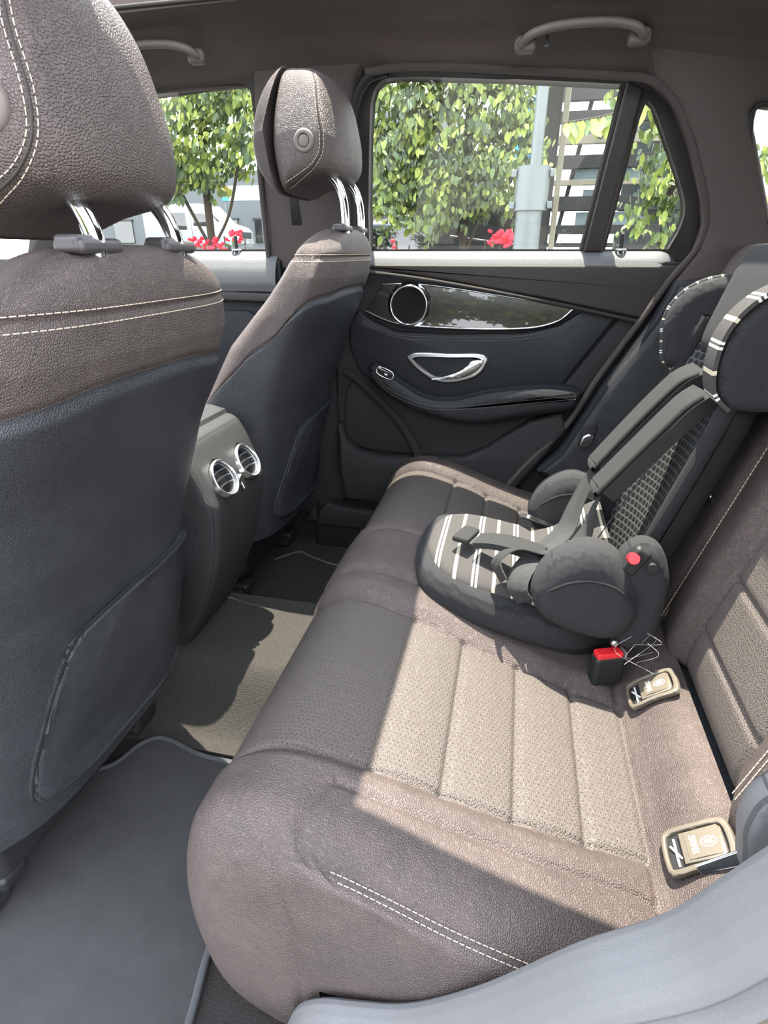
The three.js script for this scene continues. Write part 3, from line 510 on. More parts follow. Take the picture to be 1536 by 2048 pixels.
{
  const o = [[-0.95, -0.47], [-0.72, -0.5], [-0.69, -0.53], [-0.658, -0.565], [-0.62, -0.55], [-0.528, -0.512], [-0.42, -0.5], [-0.38, -0.3], [-0.37, -0.64], [-0.95, -0.64]];
  const m = thing('floor_mat', 'dark mat in the shaded far footwell', 'floor mat', { group: 'floor mats' });
  part('pile', flat([[-0.95, -0.3], [-0.4, -0.28], [-0.38, -0.64], [-0.95, -0.64]], 0.001, 0.01, 0.003), M.darkCarpet, m);
  part('edge_binding', tube([[-0.72, 0.013, -0.5], [-0.69, 0.013, -0.54], [-0.655, 0.013, -0.57], [-0.61, 0.013, -0.548], [-0.528, 0.013, -0.515], [-0.42, 0.013, -0.5]], 0.004, 60, 6), M.binding, m);
}
// ================= front seats =================
const sxr = table([[0.15, -0.602], [0.25, -0.592], [0.35, -0.575], [0.6, -0.517], [0.75, -0.463], [0.85, -0.416], [0.9, -0.395], [0.95, -0.384], [1.0, -0.378]]);                     // rear line of the backrest
const sth = table([[0.15, 0.2], [0.3, 0.25], [0.56, 0.25], [0.75, 0.2], [0.86, 0.145], [0.94, 0.115], [1.0, 0.09]]);
const shw = table([[0.15, 0.2], [0.22, 0.232], [0.35, 0.245], [0.7, 0.246], [0.82, 0.24], [0.9, 0.227], [0.93, 0.213], [0.96, 0.192], [0.985, 0.165], [1.0, 0.15]]);
const SN = 4.2;
function seatRing(phi, y, s = 1) {                                 // local: z across the seat
  const h = sth(y) / 2, w = shw(y), c = Math.cos(phi), q = Math.sin(phi), yy = y;
  const zf = spow(q, 2 / SN);
  return [sxr(yy) - h + h * spow(c, 2 / SN) * lerp(1, s, 0.9) - (c > 0 ? 0.03 * c : 0) * zf * zf * zf * zf, yy, w * zf * lerp(1, s, 0.85)];
}
const rearX = (a, y) => { const t = Math.min(1, Math.abs(a) / shw(y)), c = Math.pow(Math.max(0, 1 - Math.pow(t, SN)), 1 / SN); return sxr(y) - sth(y) / 2 + sth(y) / 2 * c - 0.03 * Math.pow(c, SN / 2) * Math.pow(t, 4); };
const blackEdge = table([[0.3, 0.5], [0.545, 0.24], [0.68, 0.143], [0.775, 0.062], [0.83, 0.03], [0.872, 0], [1.1, -0.1]]);
const hOut = smoothLoop([[-0.527, 1.303], [-0.495, 1.306], [-0.462, 1.302], [-0.43, 1.286], [-0.407, 1.252], [-0.394, 1.205], [-0.388, 1.158], [-0.393, 1.12], [-0.411, 1.103], [-0.445, 1.096], [-0.482, 1.088], [-0.512, 1.077], [-0.53, 1.07], [-0.546, 1.12], [-0.55, 1.19], [-0.543, 1.25]], 120);
const hC = [-0.468, 1.187];
const hPolar = hOut.map((p) => [Math.atan2(p[1] - hC[1], p[0] - hC[0]), Math.hypot(p[0] - hC[0], p[1] - hC[1])]).sort((a, b) => a[0] - b[0]);
const hRad = (a) => { const n = hPolar.length; for (let i = 0; i < n; i++) if (a <= hPolar[i][0]) { const q = hPolar[(i + n - 1) % n], r = hPolar[i]; const d = r[0] - q[0]; return d > 0 ? lerp(q[1], r[1], (a - q[0]) / d) : r[1]; } return hPolar[0][1]; };
const HN = 5.5, HW = 0.139, hTaper = (y) => 1 - 0.36 * Math.pow(clamp((y - 1.09) / 0.22, 0, 1.1), 2.4);
const hZ = (x, y) => { const r = Math.min(0.999, Math.hypot(x - hC[0], y - hC[1]) / hRad(Math.atan2(y - hC[1], x - hC[0]))); return HW * Math.pow(1 - Math.pow(r, HN), 1 / HN); };
function puffLoop(loop, c, hw, n, nv = 60, bulge = 0, taper = () => 1) {                       // closed cushion: outline loop swept over its width
  const m = loop.length;
  const cap = 16, S0 = 0.86, rows = []; for (let i = 0; i < cap; i++) rows.push(i === 0 ? 0.0005 : S0 * i / cap);
  const a0 = Math.acos(Math.pow(S0, n / 2)), ts = []; for (const q of rows) ts.push([-Math.pow(1 - Math.pow(q, n), 1 / n), q]);
  for (let i = 0; i <= nv; i++) { const a = lerp(-a0, a0, i / nv); ts.push([spow(Math.sin(a), 2 / n), spow(Math.cos(a), 2 / n)]); }
  for (const q of rows.reverse()) ts.push([Math.pow(1 - Math.pow(q, n), 1 / n), q]);
  const K = ts.length - 1;
  return sheet(m, K, (u, v) => { const p = loop[Math.round(u * m) % m], [t, s] = ts[Math.round(v * K)]; return [c[0] + (p[0] - c[0]) * s - bulge * t * t * sstep(c[0] - 0.03, c[0] + 0.08, p[0]) * s, c[1] + (p[1] - c[1]) * s, hw * t * taper(c[1] + (p[1] - c[1]) * s)]; }, { wrap: true, flip: true }).all;
}
const headGeo = faceUV(puffLoop(hOut, hC, HW, HN, 60, 0.03, hTaper).translate(-hC[0], -hC[1], 0));
const padGeo = puffLoop(smoothLoop([[-0.528, 1.311], [-0.548, 1.296], [-0.572, 1.255], [-0.588, 1.196], [-0.586, 1.125], [-0.566, 1.088], [-0.541, 1.068], [-0.5535, 1.12], [-0.5575, 1.19], [-0.551, 1.25]], 90), [-0.5595, 1.19], 0.139, 6, 50, 0, hTaper).translate(-hC[0], -hC[1], 0);
function frontSeat(zc, dy, hdx, hdy, yaw, inner, label) {
  const s = thing('front_seat', label, 'seat', { at: [0, dy, zc], group: 'front seats' });
  const yAt = (v) => v < 0.86 ? lerp(0.245, 0.95, v / 0.86) : 0.95 + 0.052 * Math.sin((v - 0.86) / 0.14 * Math.PI / 2), sAt = (v) => v < 0.86 ? 1 : Math.pow(Math.cos((v - 0.86) / 0.14 * Math.PI / 2 * 0.999), 0.6);
  const vOfY = (y) => (y - 0.245) / 0.705 * 0.86, VB = 0.6;
  const yB = (phi) => { let lo = 0.26, hi = 0.872; const f = (y) => { const q = seatRing(phi, y); return sxr(y) - q[0] - 0.02 * sstep(0.3, 1, Math.abs(Math.sin(phi))) - blackEdge(y); }; if (f(hi) < 0) return hi; for (let i = 0; i < 24; i++) { const m = (lo + hi) / 2; if (f(m) > 0) hi = m; else lo = m; } return lo; };
  const NB = 220, yb = []; for (let i = 0; i <= NB; i++) yb.push(yB((i / NB - 0.5) * 2 * Math.PI));
  for (let k = 0; k < 6; k++) { const c = yb.slice(); for (let i = 0; i <= NB; i++) yb[i] = (c[(i + NB - 1) % NB] + 2 * c[i] + c[(i + 1) % NB]) / 4; }
  const vv = (u, v) => { const b = vOfY(yb[clamp(Math.round(u * NB), 0, NB)]); return v < VB ? b * v / VB : lerp(b, 1, (v - VB) / (1 - VB)); };
  const fpt = (u, v0) => { const v = vv(u, v0); return seatRing((u - 0.5) * 2 * Math.PI, yAt(v), sAt(v)); };
  const ringU = [0]; for (let i = 1; i <= NB; i++) { const a = seatRing((i / NB - 0.5) * 2 * Math.PI, 0.6), b = seatRing(((i - 1) / NB - 0.5) * 2 * Math.PI, 0.6); ringU.push(ringU[i - 1] + Math.hypot(a[0] - b[0], a[2] - b[2])); }
  const sh = sheet(NB, 220, fpt, {
    wrap: true, flip: true,
    disp: (u, v, p) => { const e = Math.abs(p[1] - yb[clamp(Math.round(u * NB), 0, NB)]); let d = v < VB ? 0.005 * sstep(0, 0.012, e) : 0.001; d -= 0.004 * Math.exp(-Math.pow(e / 0.006, 2)); d -= 0.0035 * Math.exp(-Math.pow((p[1] - 0.942) / 0.004, 2)); return d; },
    region: (u, v) => (v < VB ? 'black' : 'brown'), uvOf: (u, v0, p) => { const v = vv(u, v0); return [ringU[clamp(Math.round(u * NB), 0, NB)], v < 0.86 ? p[1] : 0.95 + (v - 0.86) * 0.75]; },
  });
  part('backrest_cover', sh.brown, M.brown, s, 'brown leather backrest cover');
  part('back_panel', sh.black, M.black, s, 'black leather back panel');
  part('base_cap', warp(cyl(1, 1, 0.02, 0, 0.25, 0, 0, 0, 0, 48), (p) => [sxr(0.25) - 0.12 + p[0] * 0.115, p[1], p[2] * 0.23]), M.plasticDark, s);
  // seams
  const ringLine = (y, a0, a1, off, n = 40) => { const o = []; for (let i = 0; i <= n; i++) { const a = lerp(a0, a1, i / n), p = seatRing(a, y), q = seatRing(a, y + 1e-3), k = Math.hypot(Math.cos(a), Math.sin(a)); o.push([p[0] + off * Math.cos(a), p[1], p[2] + off * Math.sin(a)]); } return o; };
  stuffPart('top_stitching', merge([stitches(ringLine(0.9475, -2.6, 2.6, 0.0012), 0.0055, 0.002, 0.0006), stitches(ringLine(0.934, -2.6, 2.6, 0.0012), 0.0055, 0.002, 0.0006)]), M.thread, s);
  stuffPart('side_stitching', merge([-1, 1].map((k) => stitches([0.93, 0.915, 0.9, 0.885, 0.876].map((y) => [rearX(k * (0.165 + (0.93 - y) * 0.45), y) + 0.0006, y, k * (0.165 + (0.93 - y) * 0.45)]), 0.004, 0.002, 0.0009))), M.threadDark, s);
  // map pocket
  const pk = [[0.2, 0.29], [0.222, 0.33], [0.225, 0.5], [0.21, 0.54], [0.17, 0.549], [-0.07, 0.545], [-0.1, 0.538], [-0.125, 0.51], [-0.178, 0.34], [-0.172, 0.3], [-0.1, 0.28], [0.1, 0.275]].map((p) => [p[0] * inner * -1 * -1, p[1]]);
  const po = inner > 0 ? pk.map((p) => [-p[0], p[1]]) : pk;
  const pg = slab(smoothLoop(po, 110), 0, 0.016, 0.006, { seg: 4 });
  // outline plane (a, y) with depth towards the rear
  const gg = warp(pg, (p) => [rearX(p[0], p[1]) + 0.001 + p[2], p[1], p[0]]);
  { const ix = gg.index; const pos = gg.attributes.position; // mirror flips the winding: turn it back
    const a = pos.array; if (!ix) for (let i = 0; i < pos.count; i += 3) for (let k = 0; k < 3; k++) { const t = a[(i + 1) * 3 + k]; a[(i + 1) * 3 + k] = a[(i + 2) * 3 + k]; a[(i + 2) * 3 + k] = t; } }
  part('map_pocket', boxUV(smoothNormals(gg, 0.7)), M.black, s, 'black leather map pocket flap');
  part('pocket_piping', tube(smoothLoop(po, 60).filter((p) => p[1] > 0.3).sort((a, b) => Math.atan2(a[1] - 0.3, a[0]) - Math.atan2(b[1] - 0.3, b[0])).map((p) => [rearX(p[0], p[1]) + 0.013, p[1], p[0]]), 0.0016, 90, 6), M.blackSmooth, s);
  // seat base and rails, mostly hidden below
  part('seat_base', rbox(0.52, 0.2, 0.5, 0.06, -0.98, 0.3, 0), M.brown, s);
  part('seat_frame', rbox(0.42, 0.14, 0.4, 0.03, -0.9, 0.16, 0), M.plasticDark, s);
  for (const k of [-1, 1]) {
    const rail = part('seat_rail', [rbox(0.34, 0.035, 0.045, 0.012, -0.9, 0.075 - dy, k * 0.2)], M.plasticDark, s);
    part('rail_end', [rbox(0.07, 0.05, 0.075, 0.014, -0.735, 0.04 - dy, k * 0.2 + 0.01), rbox(0.05, 0.03, 0.05, 0.01, -0.715, 0.06 - dy, k * 0.17)], M.plasticDark, rail);
  }
  // head restraint on two posts
  const hr = part('head_restraint', headGeo, M.brown, s, 'brown leather head restraint');
  hr.position.set(hC[0] + hdx, hC[1] + hdy, 0); hr.rotation.y = yaw;
  part('front_pad', padGeo, M.brown, hr);
  const seam = [[-0.45, 1.287], [-0.436, 1.272], [-0.427, 1.25], [-0.419, 1.215], [-0.41, 1.172], [-0.413, 1.142], [-0.436, 1.119], [-0.482, 1.101], [-0.512, 1.086], [-0.528, 1.08]];
  const onHead = (x, y, k, o) => { const r = Math.min(0.999, Math.hypot(x - hC[0], y - hC[1]) / hRad(Math.atan2(y - hC[1], x - hC[0]))), t = hZ(x, y) / HW, lx = hC[0] + (x - hC[0]) / r; return [x - 0.03 * t * t * sstep(hC[0] - 0.03, hC[0] + 0.08, lx) * r - hC[0], y - hC[1], k * (HW * t * hTaper(y) + o)]; };
  const side = (k, off) => seam.map((p, i) => { const q = seam[Math.min(seam.length - 1, i + 1)], r = seam[Math.max(0, i - 1)], dx = q[0] - r[0], dyy = q[1] - r[1], l = Math.hypot(dx, dyy); return onHead(p[0] + dyy / l * off, p[1] - dx / l * off, k, 0.0008); });
  stuffPart('head_stitching', merge([-1, 1].flatMap((k) => [stitches(side(k, 0.0045), 0.0055, 0.002, 0.0006), stitches(side(k, -0.0045), 0.0055, 0.002, 0.0006)])), M.thread, hr);
  part('head_seam', [-1, 1].map((k) => tube(side(k, 0), 0.0013, 80, 6)), M.threadDark, hr);
  const bp = onHead(-0.465, 1.163, 1, -0.001);
  const bt = part('adjuster_ring', move(new THREE.LatheGeometry([[0.0125, 0.0035], [0.0135, 0.0055], [0.019, 0.0055], [0.0225, 0.002], [0.023, -0.006]].map((p) => V2(...p)), 48), ...bp, Math.PI / 2), M.handle, hr, 'round head restraint adjuster');
  part('adjuster_button', move(new THREE.LatheGeometry([[0, 0.0055], [0.0105, 0.005], [0.0118, 0.003], [0.012, -0.004]].map((p) => V2(...p)), 40), ...bp, Math.PI / 2), M.handle, bt);
  for (const k of [-1, 1]) {
    part('post', tube([[-0.47 + hdx, 1.135 + hdy, k * 0.07], [-0.44 + hdx, 1.112 + hdy, k * 0.07], [-0.418 + hdx * 0.6, 1.092 + hdy, k * 0.07], [-0.405 + hdx * 0.3, 1.062 + hdy * 0.9, k * 0.07], [-0.401, 1.03 + hdy * 0.6, k * 0.07], [-0.402, 0.955, k * 0.07]], 0.0092, 60, 16), M.chrome, s, 'chrome head restraint post');
    part('post_sleeve', [rbox(0.034, 0.014, 0.062, 0.006, -0.408, 1.001, k * 0.07), rbox(0.026, 0.016, 0.03, 0.005, -0.408, 1.003, k * 0.07 + 0.018)], M.sleeve, s);
  }
  return s;
}
frontSeat(0.43, -0.042, 0.014, -0.06, 0.17, -1, 'near front seat with low head restraint, brown cover and black back panel');
frontSeat(-0.43, 0.0, 0, 0, 0, 1, 'far front seat with raised head restraint on two chrome posts');

// ================= centre console =================
{
  const c = thing('centre_console', 'black centre console end with two round chrome air vents', 'console');
  const prof = [[-0.64, 0.625], [-0.6, 0.618], [-0.578, 0.588], [-0.552, 0.52], [-0.543, 0.49], [-0.548, 0.43], [-0.565, 0.35], [-0.605, 0.25], [-0.645, 0.17], [-0.69, 0.1]];
  const W = table([[0.05, 0.1], [0.2, 0.105], [0.35, 0.12], [0.48, 0.126], [0.6, 0.13], [0.66, 0.13]]);
  const pc = new THREE.CatmullRomCurve3(prof.map((p) => V3(p[0], p[1], 0)), false, 'centripetal').getSpacedPoints(160);
  // back face, rolled over to both sides
  const across = (s) => { const a = Math.abs(s); return a < 0.6 ? [s / 0.6 * 0.8, 0] : [Math.sign(s) * (0.8 + 0.2 * Math.sin(Math.min(1, (a - 0.6) / 0.2) * Math.PI / 2)), a < 0.8 ? -0.028 * (1 - Math.cos((a - 0.6) / 0.2 * Math.PI / 2)) : -0.028 - (a - 0.8) / 0.2 * 0.4]; };
  const f = (u, v) => { const p = pc[Math.round(v * 160)], [z, b] = across(u * 2 - 1), w = z * W(p.y), r = Math.min(...[0.054, -0.054].map((q) => Math.hypot((p.y - 0.535) * 1.06, w - q))); return [p.x + b - 0.05 * (1 - sstep(0.034, 0.0385, r)), p.y + (v < 0.12 ? Math.min(0, b) * 0.25 : 0), z * W(p.y)]; };
  part('console_body', boxUV(sheet(160, 160, f, { flip: true }).all), M.plastic, c);
  part('console_lid', [slab([[-1.1, 0.6], [-1.1, 0.65], [-0.66, 0.64], [-0.625, 0.632], [-0.62, 0.62], [-0.66, 0.6]], -0.128, 0.256, 0.014, { seg: 4 })], M.plastic, c);
  // side panels set into the flanks
  for (const k of [-1, 1]) {
    const o = [[-0.7, 0.58], [-0.63, 0.565], [-0.6, 0.54], [-0.588, 0.5], [-0.585, 0.43], [-0.605, 0.37], [-0.65, 0.3], [-0.7, 0.22], [-0.9, 0.22], [-0.9, 0.58]];
    part('side_panel', k > 0 ? slab(o, 0.108, 0.018, 0.006, { seg: 4 }) : slab(o, -0.126, 0.018, 0.006, { seg: 4 }), M.blackSmooth, c);
  }
  part('lower_block', slab([[-1.1, 0.0], [-1.1, 0.6], [-0.66, 0.6], [-0.62, 0.5], [-0.62, 0.3], [-0.68, 0.12], [-0.7, 0.0]], -0.1, 0.2, 0.01), M.plasticDark, c);
  // vents
  const tilt = Math.atan2(0.026, 0.068);
  for (const k of [1, -1]) {
    const v = new THREE.Group(); v.name = 'air_vent'; v.position.set(-0.553, 0.535, k * 0.054); v.rotation.set(0, 0, tilt + 0.12); c.add(v);
    const toX = (g) => { g.rotateZ(-Math.PI / 2); return g; };
    part('vent_ring', toX(new THREE.LatheGeometry([[0.0335, -0.012], [0.034, 0.002], [0.0355, 0.007], [0.0378, 0.0085], [0.04, 0.0055], [0.0415, -0.006]].map((p) => V2(...p)), 64)), M.satin, v, 'round chrome vent ring');
    part('vent_inner_ring', toX(new THREE.LatheGeometry([[0.0305, -0.014], [0.031, -0.001], [0.0325, 0.0015], [0.034, -0.002]].map((p) => V2(...p)), 64)), M.satin, v);
    part('vent_bowl', toX(new THREE.LatheGeometry([[0, -0.03], [0.02, -0.03], [0.029, -0.022], [0.033, -0.004]].map((p) => V2(...p)), 48)), M.plasticDark, v);
    for (let i = -1; i <= 1; i++) { const h = Math.sqrt(0.031 * 0.031 - Math.pow(i * 0.0145, 2)); part('vent_slat', warp(new THREE.BoxGeometry(0.014, 0.0022, 2 * h, 1, 1, 12), (p) => [p[0] - 0.008, p[1] + i * 0.0145 + 0.003 * (1 - Math.pow(p[2] / h, 2)), p[2]]), M.satin, v); }
    part('vent_vane', [new THREE.BoxGeometry(0.01, 0.055, 0.0018).translate(-0.02, 0, 0)], M.plasticDark, v);
  }
  const wh = part('vent_wheel', [move(new THREE.CylinderGeometry(0.012, 0.012, 0.011, 28), -0.546, 0.512, 0, 0, 0, Math.PI / 2).rotateX(0), rbox(0.006, 0.024, 0.008, 0.002, -0.541, 0.503, 0.0, 0, 0, tilt)], M.satin, c, 'silver vent thumbwheel');
}

// ================= rear bench =================
const cProf = [[0.335, 0.296], [0.315, 0.298], [0.292, 0.288], [0.27, 0.266], [0.248, 0.238], [0.225, 0.236], [0.14, 0.256], [0.0, 0.297], [-0.1, 0.333], [-0.18, 0.358], [-0.245, 0.366], [-0.295, 0.348], [-0.33, 0.312], [-0.35, 0.26], [-0.36, 0.19], [-0.355, 0.11], [-0.34, 0.05], [-0.3, 0.02]];
const cCurve = new THREE.CatmullRomCurve3(cProf.map((p) => V3(p[0], p[1], 0)), false, 'centripetal'), cN = 300, cPts = (() => { let a = cCurve.getSpacedPoints(cN); for (let k = 0; k < 26; k++) a = a.map((q, i) => (i === 0 || i === cN ? q : a[i - 1].clone().add(a[i + 1]).multiplyScalar(0.25).addScaledVector(q, 0.5))); return a; })(), cLen = cCurve.getLength();
const sOfX = (x) => { for (let i = 1; i <= cN; i++) if (cPts[i].x <= x) return i / cN * cLen; return cLen; };   // first crossing from the rear
const S = { sf: sOfX(-0.165), rear: sOfX(0.236), s1: sOfX(0.156), s2: sOfX(0.061), s3: sOfX(-0.036), s4: sOfX(-0.128), s5: sOfX(-0.29) };
// plan position of the lengthwise seams at each s
const insOut = (s) => lerp(0.488, 0.515, clamp((s - S.rear) / (S.s4 - S.rear), 0, 1.6)), insIn = (s) => lerp(0.212, 0.18, clamp((s - S.rear) / (S.s4 - S.rear), 0, 1.6));
const midEdge = 0.095, bolSeam = (s) => lerp(0.548, 0.565, clamp((s - S.rear) / (S.s4 - S.rear), 0, 1)) - 0.0 * s;
const CW = 0.672;
{
  const c = thing('rear_bench_cushion', 'brown leather rear bench cushion with stitched panels, partly in sun', 'seat');
  const nz = 500;
  // across: w in [-1,1]; flat top to |z|=.6, rounded to the side face, then the side face closes towards a core line
  const cross = (w) => {                                           // -> [z, shrink, side]
    const a = Math.abs(w), sg = Math.sign(w);
    if (a < 0.82) return [sg * a / 0.82 * 0.6, 0, 0];
    if (a < 0.92) { const t = (a - 0.82) / 0.1 * Math.PI / 2; return [sg * (0.6 + 0.072 * Math.sin(t)), 1 - Math.cos(t), 0]; }
    return [sg * (CW + 0.006 * Math.sin((a - 0.92) / 0.08 * Math.PI)), 1, (a - 0.92) / 0.08];
  };
  const core = (p) => [clamp(p.x, -0.16, 0.2), clamp(p.y * 0.5, 0.09, 0.13)];
  const puff = (s, z) => {                                         // bolsters stand proud, inserts are shallow
    const a = Math.abs(z), o = insOut(s), i = insIn(s), top = sstep(S.rear - 0.02, S.rear + 0.05, s) * (1 - 0.4 * sstep(S.s5, S.s5 + 0.2, s)); let h = 0;
    if (a > o) h += 0.017 * sstep(o, o + 0.03, a) * (1 - 0.6 * sstep(0.6, 0.67, a));
    else if (a < i) { h += 0.02 * sstep(i, i - 0.04, a); if (a < midEdge) h += 0.006 * sstep(midEdge, midEdge - 0.03, a); }
    return h * top;
  };
  const f = (u, v) => {
    const s = u * cLen, p = cPts[Math.round(u * cN)], [z, shr, side] = cross(v * 2 - 1), k = core(p);
    // round the plan corner: front recedes and top drops near the ends
    const fr = sstep(0.1, -0.3, p.x), x1 = p.x + shr * (0.1 * fr), y1 = p.y - shr * 0.045 * sstep(0.1, 0.33, p.y) + puff(s, z);
    return [lerp(x1, k[0], side), lerp(y1, k[1], side), z];
  };
  const zOf = (v) => cross(v * 2 - 1);
  const g = (d, w, depth) => depth * Math.exp(-Math.pow(d / w, 2));
  const inInsert = (a, s) => a < insOut(s) + 0.004 && a > insIn(s) - 0.004;
  const disp = (u, v, p) => {
    const s = u * cLen, [z, shr, side] = zOf(v), a = Math.abs(z); let d = 0;
    d -= g(p[0] + 0.185 + 0.25 * Math.max(0, p[1] - 0.25), 0.005, 0.004) * (side > 0 ? 1 : sstep(0.3, 0.5, shr)) * sstep(0.385, 0.36, p[1]);
    if (side > 0) return d;
    d -= g(a - insOut(s), 0.005, s > S.rear ? 0.007 : 0);
    d -= g(a - insIn(s), 0.005, s > S.rear ? 0.007 : 0);
    if (a < insIn(s) && s > S.rear) d -= g(a - midEdge, 0.006, 0.006);
    if (inInsert(a, s)) { for (const q of [S.s1, S.s2, S.s3, S.s4]) d -= g(s - q, 0.005, 0.006); const i = [S.rear, S.s1, S.s2, S.s3, S.s4]; for (let k = 0; k < 4; k++) if (s > i[k] && s < i[k + 1]) d += 0.004 * Math.sin((s - i[k]) / (i[k + 1] - i[k]) * Math.PI); }
    d -= g(s - S.rear, 0.006, a < 0.62 ? 0.006 : 0.003);
    if (s > S.rear && s < S.sf) d -= g(a - bolSeam(s), 0.005, 0.005);
    if (s > S.rear) { const e = S.sf + (a - 0.565) * 0.4; if (a > bolSeam(s)) d -= g(s - e, 0.006, 0.004) * (1 - sstep(0.35, 0.5, shr)); }
    d -= g(shr - 0.46, 0.16, 0.003) * (s > S.rear && s < S.sf + 0.02 ? 1 : 0);
    return d;
  };
  const region = (u, v) => {
    const s = u * cLen, [z, shr, side] = zOf(v), a = Math.abs(z), sd = z > 0 ? 'near' : 'far';
    if (side > 0 || shr > 0.45) return sd + '|side_panel';
    if (s < S.rear) return 'rear_band';
    if (a > bolSeam(s)) return s < S.sf + (a - 0.565) * 0.4 ? sd + '|side_bolster' : sd + '|front_corner';
    if (a > insOut(s)) return sd + '|outer_bolster';
    if (a > insIn(s)) { const q = [S.s1, S.s2, S.s3, S.s4]; for (let k = 0; k < 4; k++) if (s < q[k]) return sd + '|insert_panel' + k; return sd + '|front_roll'; }
    return a > midEdge ? sd + '|inner_bolster' : 'middle_panel';
  };
  const out = sheet(cN, nz, f, { disp, region, uvOf: (u, v) => { const w = v * 2 - 1, a = Math.abs(w); return [u * cLen, Math.sign(w) * (a < 0.82 ? a / 0.82 * 0.6 : 0.6 + (a - 0.82) * 1.0)]; } });
  for (const [k, geo] of Object.entries(out)) {
    const n = k.split('|').pop().replace(/\d$/, '');
    part(n, n === 'side_panel' ? faceUV(geo) : geo, /insert_panel|front_roll/.test(n) ? M.brownPerf : M.brown, c);
  }
  // double stitching along the near and far outer edges
  const pt = (u, v, off) => { const p = f(u, v); return [p[0], p[1] + off * 0.5, p[2] + Math.sign(p[2]) * off]; };
  const st = [];
  for (const sg of [1, -1]) for (const w of [0.879, 0.8885]) { const a = []; for (let s = S.rear + 0.02; s < S.sf + 0.015; s += 0.015) a.push(pt(s / cLen, 0.5 + sg * w / 2, -0.0006)); st.push(stitches(a, 0.0055, 0.002, 0.0006)); }
  stuffPart('edge_stitching', merge(st), M.thread, c);
  // isofix covers
  for (const z of [0.485, 0.205, -0.205, -0.485]) {
    const at = new THREE.Group(); at.name = 'isofix_cover'; at.position.set(0.272, 0.272, z); at.rotation.z = -0.62 + Math.PI / 2 * 0; c.add(at);
  }
  part('gap_filler', rbox(0.07, 0.05, 1.28, 0.015, 0.345, 0.252, 0), M.black, c);
  part('bench_core', rbox(0.55, 0.2, 1.26, 0.05, -0.04, 0.11, 0), M.plasticDark, c);
}
// ---- isofix covers, set into the rear band of the bench ----
const isoTex = (() => {
  const cv = document.createElement('canvas'); cv.width = 256; cv.height = 200; const x = cv.getContext('2d');
  x.fillStyle = '#544e44'; x.fillRect(0, 0, 256, 200);
  x.strokeStyle = '#f4f2ec'; x.fillStyle = '#f4f2ec'; x.lineWidth = 7;
  x.beginPath(); x.arc(128, 62, 46, 0, 7); x.stroke();
  // seated child pictogram
  x.lineWidth = 9; x.lineCap = 'round'; x.beginPath(); x.arc(138, 42, 8, 0, 7); x.fill();
  x.beginPath(); x.moveTo(106, 40); x.quadraticCurveTo(104, 80, 132, 88); x.stroke();
  x.beginPath(); x.moveTo(124, 52); x.quadraticCurveTo(120, 74, 140, 76); x.stroke(); x.beginPath(); x.moveTo(142, 60); x.lineTo(152, 62); x.stroke();
  x.font = 'bold 54px sans-serif'; x.textAlign = 'center'; x.fillText('ISOFIX', 128, 172, 190);
  const t = new THREE.CanvasTexture(cv); t.colorSpace = THREE.SRGBColorSpace; return t;
})();
{
  const bench = scene.children.find((o) => o.name === 'rear_bench_cushion');
  for (const g of bench.children.filter((o) => o.name === 'isofix_cover')) {
    const a = 0.68, e1 = V3(0, 0, 1), e2 = V3(Math.cos(a), Math.sin(a), 0), e3 = e1.clone().cross(e2);
    g.rotation.setFromRotationMatrix(new THREE.Matrix4().makeBasis(e1, e2, e3));
    g.position.x = 0.284; g.position.y = 0.2835; g.scale.setScalar(0.8); g.position.z *= 1.015;
    const bend = (p) => [p[0], p[1], p[2] - 1.6 * p[1] * p[1] * (p[1] < 0 ? 1.2 : 1) + 0.002];
    const outer = smoothLoop([[-0.036, -0.05], [-0.028, -0.056], [0.028, -0.056], [0.036, -0.05], [0.037, 0], [0.036, 0.044], [0.028, 0.051], [-0.028, 0.051], [-0.036, 0.044], [-0.037, 0]], 70), inner = smoothLoop([[-0.027, -0.046], [-0.02, -0.049], [0.02, -0.049], [0.027, -0.046], [0.028, 0], [0.027, 0.036], [0.021, 0.041], [-0.021, 0.041], [-0.027, 0.036], [-0.028, 0]], 60);
    part('cover_frame', smoothNormals(warp(slab(outer, 0, 0.012, 0.004, { holes: [inner] }), bend), 0.8), M.isofix, g, 'taupe isofix frame');
    part('anchor_well', warp(slab(inner, 0, 0.004, 0), bend), M.plasticDark, g);
    const fl = part('cover_flap', smoothNormals(warp(slab([[-0.025, -0.026], [0.025, -0.026], [0.026, 0.034], [0.021, 0.039], [-0.021, 0.039], [-0.026, 0.034]], 0, 0.011, 0.002), bend), 0.8), M.isofix, g);
    const face = new THREE.PlaneGeometry(0.044, 0.05, 8, 12).translate(0, 0.008, 0.0113); 
    part('isofix_print', warp(face, bend), std({ name: 'isofix print', map: isoTex, roughness: 0.5 }), g, 'white ISOFIX lettering and child symbol');
    part('anchor_bar', [rbox(0.046, 0.0035, 0.003, 0.001, 0, -0.037, 0.004, 0, 0, 0), rbox(0.028, 0.0035, 0.003, 0.001, 0, -0.037, 0.005, 0, 0, 0.55)], M.piping, g);
  }
}
